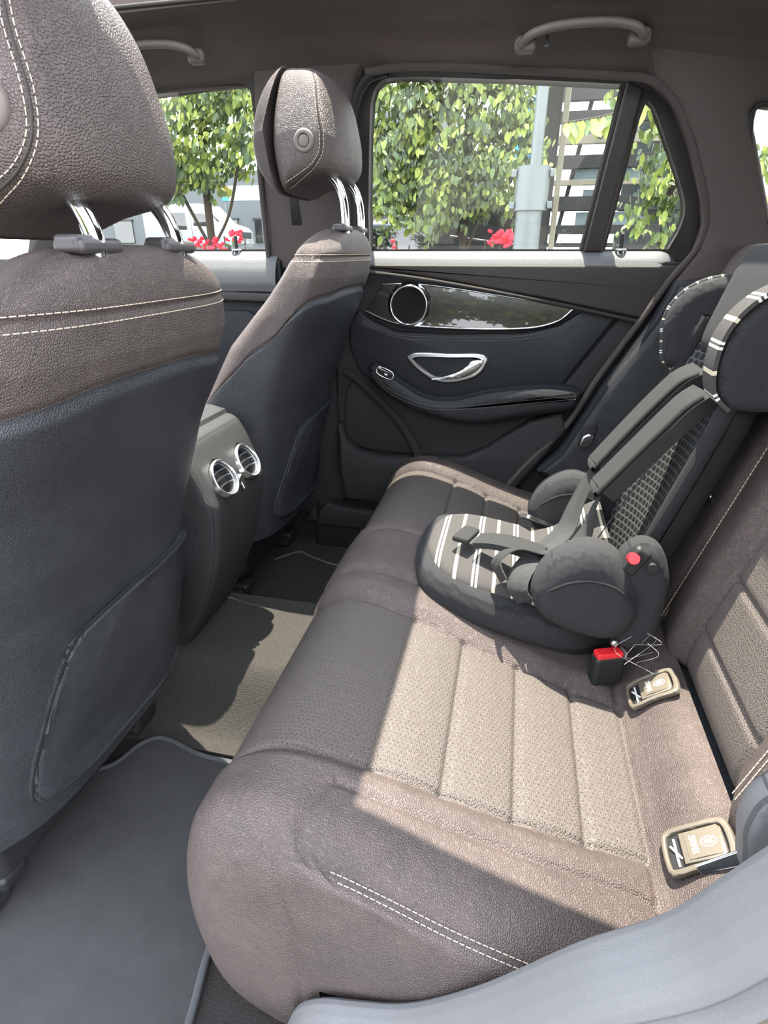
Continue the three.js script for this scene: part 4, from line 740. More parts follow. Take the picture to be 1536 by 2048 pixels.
// ================= rear backrests =================
const BL = Math.atan(0.27), bU = [Math.sin(BL), Math.cos(BL)], bN = [-Math.cos(BL), Math.sin(BL)], bO = [0.338, 0.288];
const onBack = (z, h, n) => [bO[0] + bU[0] * h + bN[0] * n, bO[1] + bU[1] * h + bN[1] * n, z];
function panelPillow(nu, nv, place, { ep = 8, eq = 10, pw = 0.4, disp = () => 0, region = null } = {}) {
  const ease = (t) => { const s = t * 2 - 1; return Math.sign(s) * (1 - Math.pow(1 - Math.abs(s), 1.5)); };
  const h = (p, q) => Math.pow(Math.max(0, (1 - Math.pow(Math.abs(p), ep)) * (1 - Math.pow(Math.abs(q), eq))), pw);
  const fr = sheet(nu, nv, (u, v) => { const p = ease(u), q = ease(v); return place(p, q, h(p, q)); }, { disp: (u, v) => { const p = ease(u), q = ease(v); return disp(p, q) * Math.min(1, 1.5 * h(p, q)); }, region: region ? (u, v) => region(ease(u), ease(v)) : null });
  const back = sheet(nu >> 2, nv >> 2, (u, v) => { const p = ease(u), q = ease(v); return place(p, q, -0.6 * h(p, q)); }, { flip: true }).all;
  return { fr, back };
}
function backrest(z0, z1, H, sgn, label) {                        // sgn: +1 near seat, -1 far seat; inner edge towards the middle
  const g = thing('folding_rear_seat', label, 'seat', { group: 'outer rear seat sections' });
  const zc = (z0 + z1) / 2, hw = (z1 - z0) / 2, zz = (p) => zc + hw * p, hh = (q) => (q + 1) / 2 * H;
  const aIn = (h) => 0.15 + 0.02 * h, aOut = (h) => 0.405 - 0.02 * h, rows = [0.095, 0.2, 0.305, 0.41, 0.515];
  const gs = (d, w, k) => k * Math.exp(-Math.pow(d / w, 2));
  const disp = (p, q) => {
    const a = zz(p) * sgn, h = hh(q); let d = 0;
    d -= gs(a - aIn(h), 0.005, 0.007); d -= gs(a - aOut(h), 0.005, 0.007);
    if (a > aIn(h) && a < aOut(h)) { for (const r of rows) d -= gs(h - r, 0.005, 0.006); }
    else d += 0.022 * (a < aIn(h) ? sstep(aIn(h), aIn(h) - 0.04, a) : sstep(aOut(h), aOut(h) + 0.06, a));
    return d;
  };
  const region = (p, q) => { const a = zz(p) * sgn, h = hh(q); if (a <= aIn(h)) return 'inner_bolster'; if (a >= aOut(h)) return 'outer_bolster'; let k = 0; for (const r of rows) if (h > r) k++; return 'insert_panel' + k; };
  const { fr, back } = panelPillow(150, 160, (p, q, c) => onBack(zz(p), hh(q), -0.035 + 0.05 * c + 0.0), { disp, region });
  for (const [k, geo] of Object.entries(fr)) part(k.replace(/\d$/, ''), geo, /insert/.test(k) ? M.brownPerf : M.brown, g);
  part('back_board', back, M.plasticDark, g);
  const line = (a, n, h0 = 0.03, h1 = H - 0.08) => { const o = []; for (let h = h0; h <= h1; h += 0.03) o.push(onBack(a(h) * sgn, h, n)); return o; };
  const inE = Math.min(z0 * sgn, z1 * sgn);
  stuffPart('bolster_stitching', merge([stitches(line(() => inE + 0.018, 0.026), 0.0055, 0.002, 0.0008), stitches(line(() => inE + 0.01, 0.0165), 0.0055, 0.002, 0.0008), stitches(line((h) => aOut(h) + 0.052, 0.0375, 0.05), 0.0055, 0.002, 0.0008), stitches(line((h) => aOut(h) + 0.061, 0.0375, 0.05), 0.0055, 0.002, 0.0008)]), M.thread, g);
}
backrest(0.025, 0.645, 0.7, 1, 'near rear backrest of brown leather with horizontal seams, lit low down');
backrest(-0.645, -0.135, 0.7, -1, 'far rear backrest of brown leather behind the child seat');
{
  const g = thing('folding_middle_seat', 'plain brown leather centre backrest with a small latch', 'seat');
  const { fr, back } = panelPillow(40, 100, (p, q, c) => onBack(-0.056 + 0.076 * p, (q + 1) / 2 * 0.7, -0.008 + 0.034 * c), { disp: (p, q) => -0.003 * Math.exp(-Math.pow(((q + 1) / 2 * 0.7 - 0.22) / 0.005, 2)), region: (p, q) => ((q + 1) / 2 * 0.7 < 0.22 ? 'lower_panel' : 'upper_panel') });
  for (const [k, geo] of Object.entries(fr)) part(k, geo, M.brown, g);
  part('back_board', back, M.plasticDark, g);
  const l = part('latch', slab([[-0.02, -0.006], [-0.02, 0.008], [0.02, 0.008], [0.02, -0.006]], 0, 0.008, 0.003).applyMatrix4(new THREE.Matrix4().makeBasis(V3(0, 0, 1), V3(bU[0], bU[1], 0), V3(bN[0], bN[1], 0)).setPosition(...onBack(-0.03, 0.26, 0.026))), M.plasticDark, g);
  part('latch_stud', move(new THREE.SphereGeometry(0.0045, 12, 8), ...onBack(-0.022, 0.262, 0.034)), M.satin, l);
}
{ // rear head restraints are out of frame; far shoulder piece is seen at the right edge
  const g = thing('parcel_shelf', 'dark shelf behind the rear backrests', 'shelf');
  part('shelf_board', rbox(0.75, 0.03, 1.24, 0.01, 1.05, 0.86, 0), M.plastic, g);
}
// ================= belt hardware =================
{
  const b = thing('belt_buckle', 'black seat belt buckle with red press button between the cushions', 'buckle', { at: [0.212, 0.272, 0.168], turn: 0.38 });
  part('buckle_body', rbox(0.056, 0.06, 0.026, 0.007, 0, 0.012, 0), M.plasticDark, b);
  part('press_button', rbox(0.048, 0.014, 0.021, 0.004, -0.001, 0.043, 0), M.red, b, 'red press button');
  part('buckle_slot', rbox(0.005, 0.014, 0.022, 0.002, 0.027, 0.043, 0), M.handle, b);
}
{
  const b = thing('seat_belt', 'grey seat belt tongue hanging at the near seat edge', 'seat belt');
  part('tongue_grip', [slab([[0.248, 0.455], [0.242, 0.485], [0.246, 0.52], [0.262, 0.54], [0.31, 0.55], [0.33, 0.49], [0.31, 0.43], [0.272, 0.415], [0.256, 0.425]], 0.592, 0.034, 0.012, { smooth: 60, seg: 4 })], M.sillGrey, b, 'grey moulded tongue grip');
  part('grip_rib', tube([[0.268, 0.48, 0.627], [0.272, 0.51, 0.628], [0.28, 0.54, 0.627]], 0.003, 16, 6), M.sillGrey, b);
  part('tongue_plate', [slab([[0.222, 0.405], [0.23, 0.395], [0.276, 0.43], [0.264, 0.45]], 0.606, 0.003, 0.001)], M.chrome, b, 'steel tongue');
  part('webbing', ribbon([[0.29, 0.54, 0.61], [0.34, 0.66, 0.63], [0.4, 0.8, 0.645], [0.46, 0.96, 0.65]], 0.046, 0.0018, [[0.6, -0.2, 0.7]], 30), M.strap, b);
  part('lower_webbing', ribbon([[0.29, 0.43, 0.61], [0.282, 0.37, 0.625], [0.272, 0.3, 0.645], [0.265, 0.25, 0.655]], 0.046, 0.0018, [[0.7, -0.1, 0.5]], 24), M.strap, b);
}
// ================= child seat on the middle place =================
const stripeTex = (base, period = 0.074, along = false) => {
  const cv = document.createElement('canvas'); cv.width = along ? 64 : 512; cv.height = along ? 512 : 64; const x = cv.getContext('2d');
  x.fillStyle = base; x.fillRect(0, 0, 512, 512);
  const mm = 512 / (period * 1000), band = (a, w, c) => { x.fillStyle = c; along ? x.fillRect(0, a * mm, 64, w * mm) : x.fillRect(a * mm, 0, w * mm, 64); };
  const q = period / 0.092; band(6 * q, 8 * q, '#b4ac94'); band(50 * q, 5 * q, '#bfbeb4'); band(59 * q, 5 * q, '#bfbeb4');
  const t = new THREE.CanvasTexture(cv); t.colorSpace = THREE.SRGBColorSpace; t.wrapS = t.wrapT = THREE.RepeatWrapping; along ? t.repeat.set(1 / 0.01, 1 / period) : t.repeat.set(1 / period, 1 / 0.01); return t;
};
M.stripe = std({ name: 'striped seat fabric', map: stripeTex('#343231'), roughness: 0.95, bumpMap: T.knit, bumpScale: 0.0004 });
M.stripeEdge = std({ name: 'striped binding', map: stripeTex('#2e2e30', 0.075), roughness: 0.9 });
{
  const c = thing('child_seat', 'black and grey striped child safety seat on the middle rear place', 'child seat');
  const Z = -0.025, tilt = (x) => -0.2 * (x + 0.1);
  // lower shell
  const plan = smoothLoop([[-0.16, 0], [-0.152, 0.08], [-0.13, 0.135], [-0.06, 0.17], [0.05, 0.185], [0.12, 0.182], [0.17, 0.165], [0.22, 0.12], [0.26, 0.08], [0.265, 0], [0.26, -0.08], [0.22, -0.12], [0.17, -0.165], [0.12, -0.182], [0.05, -0.185], [-0.06, -0.17], [-0.13, -0.135], [-0.152, -0.08]], 130);
  const shell = move(slab(plan, 0, 0.075, 0.03, { seg: 6 }), 0, 0, 0, -Math.PI / 2);
  part('base_shell', boxUV(smoothNormals(warp(shell, (p) => [p[0], p[1] + 0.33 + tilt(p[0]), p[2] + Z]), 0.9)), M.fabric, c, 'black fabric covered seat base');
  part('base_plate', flat(plan.map((p) => [p[0] * 0.9 + 0.02, p[1] * 0.88 + Z]), 0.0, 0.03, 0.008).applyMatrix4(new THREE.Matrix4().makeShear(-0.2, 0, 0, 0, 0, 0)).translate(0, 0.288, 0), M.plasticDark, c);
  // striped sitting pad, dished in the middle and rising to the back
  const pad = sheet(90, 70, (u, v) => {
    const p = u * 2 - 1, q = v * 2 - 1, x = 0.035 + 0.175 * p, w = (0.155 - 0.05 * Math.pow(Math.max(0, -p), 3.5)) * (p < 0 ? Math.pow(1 - Math.pow(-p, 6), 0.4) * 1 + 0.0 : 1), e = Math.pow(Math.max(0, (1 - Math.pow(Math.abs(q), 6)) * (p < 0 ? 1 - Math.pow(-p, 10) : 1)), 0.45);
    const y = 0.388 + tilt(x) * 0.75 + 0.035 * e - 0.012 * (1 - q * q) * sstep(-0.6, 0.3, p) + 0.10 * Math.pow(sstep(0.1, 1.0, p), 2);
    return [x - 0.0 * q, y, Z + w * q];
  }, { flip: true, uvOf: (u, v, p) => [p[0] + 0.3 + Math.max(0, p[0] - 0.12) * 0.3, p[2]] }).all;
  const sp = part('seat_pad', pad, M.stripe, c, 'grey seat pad with cream and white stripes');
  { const o = []; for (let i = 0; i <= 60; i++) { const q = -0.8 + 1.5 * i / 60; const a = q * Math.PI / 2; o.push([-0.128 + 0.075 * (1 - Math.cos(a)) * 0.9, 0.398 + tilt(-0.1), Z + 0.148 * Math.sin(a)]); } part('front_piping', tube(o, 0.0035, 90, 8), M.piping, sp); }
  // hip wings
  const wing = [[0.066, 0.42], [0.076, 0.462], [0.1, 0.495], [0.147, 0.521], [0.19, 0.512], [0.225, 0.47], [0.244, 0.42], [0.235, 0.37], [0.2, 0.345], [0.13, 0.355], [0.085, 0.38]];
  for (const k of [1, -1]) {
    const g = slab(wing, 0, 0.085, 0.036, { smooth: 100, seg: 8 }); if (k > 0) g.translate(0, 0, Z + 0.13); else g.translate(0, -0.012, Z - 0.235);
    const w = part('hip_wing', boxUV(smoothNormals(g, 0.9)), M.fabricKnit, c, 'padded black side wing');
    const zf = k > 0 ? Z + 0.2165 : Z - 0.149;
    part('wing_seam', tube([[0.083, 0.425, zf - 0.012], [0.1, 0.445, zf - 0.002], [0.125, 0.462, zf], [0.16, 0.47, zf], [0.195, 0.462, zf], [0.222, 0.44, zf - 0.004], [0.233, 0.42, zf - 0.014]], 0.0025, 50, 6), M.fabric, w);
    part('wing_strip', ribbon([[0.06, 0.43 - (k < 0 ? 0.012 : 0), Z + k * 0.128], [0.085, 0.4, Z + k * 0.148], [0.12, 0.382, Z + k * 0.162]], 0.034, 0.008, [[0.3, 0.4, k * -0.8]], 20), M.stripeEdge, w);
  }
  // back: spacer net front with curled sides, twill behind
  const bO2 = [0.262, 0.37], at = (z, h, n) => [bO2[0] + bU[0] * h + bN[0] * n, bO2[1] + bU[1] * h + bN[1] * n, Z - 0.025 + z];
  const bw = table([[0, 0.125], [0.15, 0.145], [0.3, 0.15], [0.42, 0.145], [0.5, 0.12]]);
  const backF = (u, v) => { const p = u * 2 - 1, h = v * 0.48; return at(bw(h) * p, h, 0.0 + 0.065 * Math.pow(Math.abs(p), 3) - 0.01); };
  const bk = part('back_net', sheet(60, 80, backF, { flip: true }).all, M.net, c, 'grey net back cover');
  part('back_rear', sheet(40, 40, (u, v) => { const p = u * 2 - 1, h = v * 0.48; return at(bw(h) * p * 1.02, h, -0.045 + 0.07 * Math.pow(Math.abs(p), 3)); }, {}).all, M.fabric, bk);
  for (const k of [-1, 1]) part('back_edge', tube([0, 0.1, 0.2, 0.3, 0.4, 0.48].map((h) => at(bw(h) * k * 1.0, h, 0.04)), 0.014, 60, 12), M.fabric, bk);
  // side brackets with red belt clip button
  for (const k of [1, -1]) {
    const br = part('side_bracket', boxUV(smoothNormals(slab([[0.2, 0.35], [0.195, 0.46], [0.205, 0.51], [0.23, 0.532], [0.258, 0.525], [0.28, 0.48], [0.285, 0.41], [0.275, 0.34], [0.24, 0.325]], k > 0 ? Z + 0.14 : Z - 0.205, 0.055, 0.02, { smooth: 70, seg: 5 }), 0.9)), M.fabric, c);
    if (k > 0) {
      const cl = part('belt_clip', [rbox(0.028, 0.05, 0.018, 0.007, 0.222, 0.503, Z + 0.19, 0, 0, -0.5), cyl(0.008, 0.008, 0.02, 0.247, 0.497, Z + 0.193, Math.PI / 2)], M.plasticDark, br);
      part('clip_button', move(new THREE.CylinderGeometry(0.0088, 0.0095, 0.012, 28), 0.216, 0.512, Z + 0.202, Math.PI / 2 - 0.4, 0, 0), M.red, cl, 'round red clip button');
      part('bracket_bolt', move(new THREE.SphereGeometry(0.007, 14, 10), 0.215, 0.345, Z + 0.2), M.satin, br);
    }
  }
  // head rest: two ears round a centre cushion
  const hz = -0.055;
  const ear = [[0.284, 0.79], [0.279, 0.83], [0.287, 0.862], [0.31, 0.89], [0.34, 0.906], [0.381, 0.912], [0.44, 0.898], [0.47, 0.86], [0.44, 0.8], [0.39, 0.752], [0.345, 0.74], [0.305, 0.745], [0.29, 0.762]];
  const fe = part('head_ear', boxUV(smoothNormals(slab(ear, hz - 0.185, 0.05, 0.02, { smooth: 90, seg: 5 }), 0.9)), M.fabricKnit, c, 'far padded head ear');
  part('ear_piping', tube(smoothLoop(ear.map((p) => p), 60).map((p) => [p[0], p[1], hz - 0.16]), 0.0042, 140, 8, true), (() => { const m = M.stripeEdge.clone(); m.map = stripeTex('#2e2e30', 0.075); m.map.repeat.set(14, 1); return m; })(), fe);
  const ear2 = [[0.297, 0.77], [0.29, 0.81], [0.297, 0.855], [0.318, 0.888], [0.35, 0.91], [0.4, 0.925], [0.46, 0.915], [0.5, 0.87], [0.48, 0.8], [0.42, 0.752], [0.36, 0.738], [0.315, 0.745]];
  const ne = part('head_ear', boxUV(smoothNormals(slab(ear2, hz + 0.125, 0.05, 0.018, { smooth: 90, seg: 5 }), 0.9)), M.fabricKnit, c, 'near padded head ear');
  part('ear_band', ribbon([[0.42, 0.926, hz + 0.15], [0.35, 0.913, hz + 0.15], [0.313, 0.888, hz + 0.15], [0.291, 0.852, hz + 0.15], [0.285, 0.81, hz + 0.15], [0.293, 0.765, hz + 0.15], [0.318, 0.74, hz + 0.15]], 0.046, 0.006, [[0, 0, 1]], 60), (() => { const m = M.stripe.clone(); m.map = stripeTex('#343231', 0.075, true); return m; })(), ne, 'striped band on the ear edge');
  const hc = pillow(40, 40, (p, q, k) => { const h = 0.42 + 0.19 * (q + 1) / 2; return [bO2[0] + bU[0] * h + bN[0] * (0.02 + 0.028 * k), bO2[1] + bU[1] * h + bN[1] * (0.02 + 0.028 * k), hz + 0.13 * p]; }, { ep: 6, eq: 5 });
  part('head_cushion', [hc.front, hc.back], M.fabricKnit, c);
  // harness
  const pads = [[[0.338, 0.752, -0.115], [0.312, 0.738, -0.112], [0.28, 0.702, -0.106], [0.235, 0.64, -0.1], [0.186, 0.57, -0.092]], [[0.316, 0.738, 0.008], [0.295, 0.722, 0.012], [0.262, 0.682, 0.02], [0.222, 0.628, 0.026], [0.178, 0.568, 0.032]]];
  pads.forEach((p, i) => {
    const pd = part('shoulder_pad', smoothNormals(ribbon(p, 0.066, 0.026, [[0.15, -0.1, 1]], 50), 1.3), M.padFabric, c, 'grey folded shoulder pad');
    part('pad_hem', [tube(p.map((q) => [q[0] - 0.013, q[1] + 0.004, q[2] + 0.03]), 0.0045, 50, 8), tube(p.map((q) => [q[0] - 0.013, q[1] + 0.004, q[2] - 0.03]), 0.0045, 50, 8)], M.padFabric, pd);
    part('pad_end', tube([[p[4][0] - 0.012, p[4][1] + 0.002, p[4][2] + 0.03], [p[4][0] - 0.014, p[4][1], p[4][2]], [p[4][0] - 0.012, p[4][1] + 0.002, p[4][2] - 0.03]], 0.007, 20, 8), M.padFabric, pd);
  });
  part('shoulder_strap', ribbon([[0.19, 0.575, -0.092], [0.17, 0.545, -0.08], [0.148, 0.5, -0.05], [0.13, 0.465, -0.01], [0.105, 0.452, 0.03], [0.07, 0.448, 0.075]], 0.052, 0.002, [[0.1, 0, 1], [0.5, 0.2, 0.6]], 50), M.strap, c);
  part('shoulder_strap', ribbon([[0.18, 0.57, 0.032], [0.17, 0.53, 0.03], [0.165, 0.49, 0.03], [0.15, 0.462, 0.045], [0.125, 0.452, 0.07], [0.1, 0.45, 0.1]], 0.048, 0.002, [[-0.3, 0, 1], [0.8, 0.2, 0.5]], 50), M.strap, c);
  part('lap_strap', ribbon([[0.02, 0.43, 0.155], [0.005, 0.455, 0.135], [0.03, 0.47, 0.11], [0.075, 0.462, 0.1], [0.12, 0.468, 0.095], [0.155, 0.45, 0.11]], 0.042, 0.0018, [[0.3, 0.5, 0.8], [0.7, 0.3, 0.6]], 50), M.strap, c);
  part('lap_strap', ribbon([[0.1, 0.452, 0.08], [0.07, 0.455, 0.11], [0.05, 0.445, 0.14], [0.045, 0.42, 0.158], [0.06, 0.4, 0.165]], 0.04, 0.0018, [[0.8, 0, 0.5]], 40), M.strap, c);
  const cr = part('crotch_pad', smoothNormals(ribbon([[-0.035, 0.444, 0.04], [0.0, 0.452, 0.05], [0.04, 0.455, 0.066], [0.085, 0.452, 0.085]], 0.05, 0.012, [[-0.35, 0, 1]], 30), 1.2), M.padFabric, c);
  part('crotch_tab', rbox(0.034, 0.012, 0.06, 0.004, -0.058, 0.447, 0.025, 0, -0.35, 0), M.padFabric, cr);
  part('adjuster_strap', ribbon([[0.31, 0.74, 0.0], [0.24, 0.62, 0.055], [0.18, 0.5, 0.075], [0.16, 0.45, 0.075]], 0.003, 0.0015, [[0, 0, 1]], 30), M.strap, c);
}
{ // stray fibres caught beside the buckle
  const f = thing('loose_fibres', 'fine pale stray fibres beside the child seat base', 'fibres', { kind: 'stuff' });
  const a = []; for (let i = 0; i < 6; i++) { const x = 0.235 + rnd() * 0.03, z = 0.16 + rnd() * 0.05; a.push(tube([[x, 0.36 + rnd() * 0.02, z], [x + (rnd() - 0.5) * 0.06, 0.34 + rnd() * 0.03, z + (rnd() - 0.5) * 0.08], [x + (rnd() - 0.5) * 0.1, 0.31 + rnd() * 0.05, z + (rnd() - 0.5) * 0.12]], 0.00022, 16, 4)); }
  part('fibre', a, M.piping, f);
}
// ================= outside the car =================
const gy = (z) => (z > -12 ? -0.45 : z > -30 ? lerp(-0.45, 0.85, (-12 - z) / 18) : 0.85);
const O = {
  asphalt: std({ name: 'asphalt', color: 0x4a4a48, roughness: 0.95 }), bark: std({ name: 'bark', color: 0x3a332a, roughness: 0.95 }),
  metal: std({ name: 'galvanised steel', color: 0x5e6464, roughness: 0.45, metalness: 0.3 }), cream: std({ name: 'cream post', color: 0x8a8372, roughness: 0.6 }),
  dark: std({ name: 'dark steel', color: 0x2c2b2a, roughness: 0.6 }), white: phy({ name: 'white car paint', color: 0x7d8284, roughness: 0.3, clearcoat: 0.6 }),
  grey: phy({ name: 'grey car paint', color: 0x3a424a, roughness: 0.3, clearcoat: 0.8 }), carGlass: phy({ name: 'car glass', color: 0x0d1012, roughness: 0.08, clearcoat: 1 }),
  facade: std({ name: 'pale facade', color: 0x565a5c, roughness: 0.9 }), blue: std({ name: 'blue board', color: 0x2f7ed0, roughness: 0.6 }), wall: std({ name: 'dark board', color: 0x141517, roughness: 0.8 }),
  slatWhite: std({ name: 'pale panel', color: 0x8fa0aa, roughness: 0.5 }), petal: std({ name: 'red petals', color: 0xe0243a, roughness: 0.8 }), tyre: std({ name: 'tyre', color: 0x1a1a1a, roughness: 0.9 }),
};
const leafMat = (hex) => phy({ name: 'leaf', color: hex, roughness: 0.75, transmission: 0.35, thickness: 0, side: THREE.DoubleSide });
const leafMats = [leafMat(0x6f8038), leafMat(0x586a36), leafMat(0x93a046), leafMat(0x44563a)];
const leafGeo = (() => { // pointed oval, folded along the midrib
  const p = [[0, 0, 0]], n = 6; const idx = []; const pos = [];
  for (let i = 0; i <= n; i++) { const t = i / n, w = 0.5 * Math.pow(Math.sin(Math.PI * Math.pow(t, 0.8)), 0.9); pos.push(-w / 2, t, 0.08 * w - 0.15 * t * t, 0, t, -0.15 * t * t, w / 2, t, 0.08 * w - 0.15 * t * t); }
  for (let i = 0; i < n; i++) { const a = i * 3, b = a + 3; idx.push(a, a + 1, b, a + 1, b + 1, b, a + 1, a + 2, b + 1, a + 2, b + 2, b + 1); }
  const g = new THREE.BufferGeometry(); g.setAttribute('position', new THREE.Float32BufferAttribute(pos, 3)); g.setIndex(idx); g.computeVertexNormals(); return g;
})();
function tree(label, base, blobs, count, size, single, { trunk = [], matShift = 0, name = 'tree' } = {}) {
  const t = thing(name, label, 'tree', { at: base, group: 'street trees' });
  if (trunk.length) for (const b of trunk) part(b === trunk[0] ? 'trunk' : 'branch', tube(b.p.map((q) => [q[0] - base[0], q[1] - base[1], q[2] - base[2]]), b.r, 24, 8), O.bark, t);
  const L = [], tot = blobs.reduce((s, b) => s + b[3] * b[4] * b[5], 0);
  for (const b of blobs) { const n = Math.round(count * b[3] * b[4] * b[5] / tot); for (let i = 0; i < n; i += 7) {
      let x, y, z; do { x = rnd() * 2 - 1; y = rnd() * 2 - 1; z = rnd() * 2 - 1; } while (x * x + y * y + z * z > 1);
      const c = V3(b[0] + x * b[3], b[1] + y * b[4], b[2] + z * b[5]), tw = rnd() * 6.28, dip = -0.2 - rnd() * 0.5, tone = matShift + Math.floor(rnd() * 4);
      for (let k = 0; k < 7; k++) { const q = c.clone().add(V3(Math.cos(tw), dip, Math.sin(tw)).multiplyScalar((k - 3) * size * 0.42)); L.push({ p: q, s: size * (0.7 + 0.6 * rnd()), e: new THREE.Euler(Math.PI * 0.8 + (rnd() - 0.5) * 1.1, tw + (k % 2 ? 1 : -1) * (0.7 + 0.5 * rnd()) + Math.PI / 2, (rnd() - 0.5) * 0.9), m: (rnd() < 0.7 ? tone : tone + 1 + Math.floor(rnd() * 3)) % 4 }); }
    } }
  L.sort((a, b) => b.p.z - a.p.z);
  const mat = (l) => new THREE.Matrix4().compose(l.p.clone().sub(V3(...base)), new THREE.Quaternion().setFromEuler(l.e), V3(l.s, l.s, l.s));
  L.slice(0, single).forEach((l) => { const m = part('leaf', leafGeo, leafMats[l.m], t); m.applyMatrix4(mat(l)); });
  for (let k = 0; k < 4; k++) { const r = L.slice(single).filter((l) => l.m === k); if (!r.length) continue; const im = new THREE.InstancedMesh(leafGeo, leafMats[k], r.length); r.forEach((l, i) => im.setMatrixAt(i, mat(l))); im.name = 'foliage'; im.userData.kind = 'stuff'; im.castShadow = im.receiveShadow = true; t.add(im); }
  return t;
}
{
  const g = thing('ground', 'pale asphalt street rising away from the car', 'ground', { kind: 'structure' });
  part('paving', sheet(4, 40, (u, v) => { const z = lerp(12, -60, v); return [lerp(-60, 60, u), gy(z), z]; }, { flip: true }).all, O.asphalt, g);
}
tree('broad leafy tree filling the rear door window', [-0.62, -0.45, -5.4], [[-0.75, 2.0, -5.3, 0.85, 0.85, 0.6], [-1.35, 1.75, -5.2, 0.5, 0.6, 0.5], [-0.2, 1.75, -5.2, 0.38, 0.55, 0.4], [-1.0, 1.35, -5.1, 0.45, 0.32, 0.35], [-0.7, 2.9, -5.4, 1.2, 0.7, 0.8]], 13000, 0.088, 280, { trunk: [{ p: [[-0.62, -0.45, -5.4], [-0.6, 0.6, -5.42], [-0.62, 1.5, -5.4], [-0.6, 2.6, -5.4]], r: 0.045 }, { p: [[-0.6, 0.9, -5.4], [-0.4, 1.4, -5.35], [-0.2, 1.9, -5.3]], r: 0.018 }, { p: [[-0.61, 1.0, -5.4], [-0.85, 1.5, -5.35], [-1.2, 2.0, -5.3]], r: 0.018 }] });
tree('tall street tree seen through the front passenger window', [-3.9, -0.45, -6.3], [[-4.0, 2.3, -6.1, 0.9, 0.75, 0.7], [-3.25, 2.45, -6.0, 0.6, 0.6, 0.5], [-4.1, 1.75, -6.0, 0.55, 0.3, 0.4], [-3.6, 3.2, -6.2, 1.4, 0.6, 0.8]], 7500, 0.1, 200, { matShift: 1, trunk: [{ p: [[-3.9, -0.45, -6.3], [-3.92, 0.7, -6.3], [-3.88, 1.8, -6.25], [-3.8, 2.8, -6.2]], r: 0.05 }, { p: [[-3.9, 0.9, -6.3], [-4.1, 1.4, -6.2], [-4.3, 1.9, -6.1]], r: 0.022 }, { p: [[-3.9, 1.0, -6.3], [-3.6, 1.35, -6.2], [-3.3, 1.9, -6.0]], r: 0.018 }] });
tree('young tree with drooping leaves between the two far windows', [-2.55, -0.45, -6.8], [[-2.5, 1.6, -6.6, 0.4, 0.9, 0.4], [-2.95, 1.3, -6.5, 0.2, 0.2, 0.2]], 900, 0.11, 80, { matShift: 2, trunk: [{ p: [[-2.55, -0.45, -6.8], [-2.56, 0.8, -6.75], [-2.58, 2.2, -6.6]], r: 0.03 }] });
tree('shaded tree behind the triangular quarter glass', [1.3, -0.45, -5.6], [[1.25, 1.75, -5.3, 0.42, 0.55, 0.4], [1.35, 2.5, -5.4, 0.8, 0.5, 0.6], [1.15, 1.25, -5.2, 0.3, 0.25, 0.25]], 2400, 0.1, 120, { matShift: 1, trunk: [{ p: [[1.3, -0.45, -5.6], [1.32, 0.8, -5.55], [1.3, 2.2, -5.4]], r: 0.04 }] });
tree('tree seen through the rearmost side window', [2.9, -0.45, -5.2], [[2.7, 1.7, -5.0, 0.9, 0.9, 0.6]], 1500, 0.11, 60, { trunk: [{ p: [[2.9, -0.45, -5.2], [2.9, 1.0, -5.15], [2.8, 2.2, -5.0]], r: 0.05 }] });
tree('leafy tree standing on the camera side of the car', [-2.2, -0.45, 6.2], [[-2.0, 1.4, 6.0, 1.6, 1.3, 0.9], [0.6, 1.2, 6.4, 1.3, 1.1, 0.8]], 12000, 0.2, 0, { trunk: [{ p: [[-2.2, -0.45, 6.2], [-2.1, 0.8, 6.1], [-2.0, 2.2, 6.0]], r: 0.06 }] });
{ // overhanging sprig
  const t = thing('leafy_sprig', 'overhanging sprig of bright yellow green leaves in front of the shelter', 'branch', { at: [0.95, 2.0, -3.7] });
  const B = [[0, 0, 0], [-0.25, -0.16, 0.1], [-0.5, -0.25, 0.16], [-0.78, -0.29, 0.2]];
  part('twig', tube(B, 0.004, 24, 6), O.bark, t); const c = curve(B);
  for (let i = 0; i < 30; i++) { const q = c.getPoint(0.1 + 0.9 * i / 30), l = part('leaf', leafGeo, leafMats[2 - (i % 3 === 0 ? 1 : 0)], t); l.position.copy(q); l.rotation.set(Math.PI + (rnd() - 0.5) * 0.8, rnd() * 1.2 - 0.6, (rnd() - 0.5) * 1.4); l.scale.setScalar(0.1 + rnd() * 0.05); }
  for (let i = 0; i < 16; i++) { const l = part('leaf', leafGeo, leafMats[i % 2 ? 2 : 0], t); l.position.set(-0.2 - rnd() * 0.25, 0.05 + rnd() * 0.25, 0.1); l.rotation.set(Math.PI + (rnd() - 0.5), rnd() * 6, (rnd() - 0.5) * 1.4); l.scale.setScalar(0.11); }
}
{
  const p = thing('street_pole', 'pale grey steel pole with wide clamped sleeve', 'pole', { at: [0.03, -0.45, -4] });
  part('lower_pole', cyl(0.098, 0.104, 1.7, -0.015, 0.85, 0, 0, 0, 0, 36), O.metal, p);
  part('upper_pole', cyl(0.036, 0.044, 3.2, 0, 3.3, 0, 0, 0, 0, 28), O.metal, p);
  const s = part('sleeve', [cyl(0.125, 0.125, 0.29, -0.01, 1.83, 0, 0, 0, 0, 40), cyl(0.128, 0.128, 0.012, -0.01, 1.69, 0, 0, 0, 0, 40)], O.metal, p);
  for (const y of [1.72, 1.93]) for (const k of [-1, 1]) part('clamp_lug', rbox(0.04, 0.05, 0.05, 0.006, -0.01 + k * 0.14, y, 0.03), O.metal, s);
}
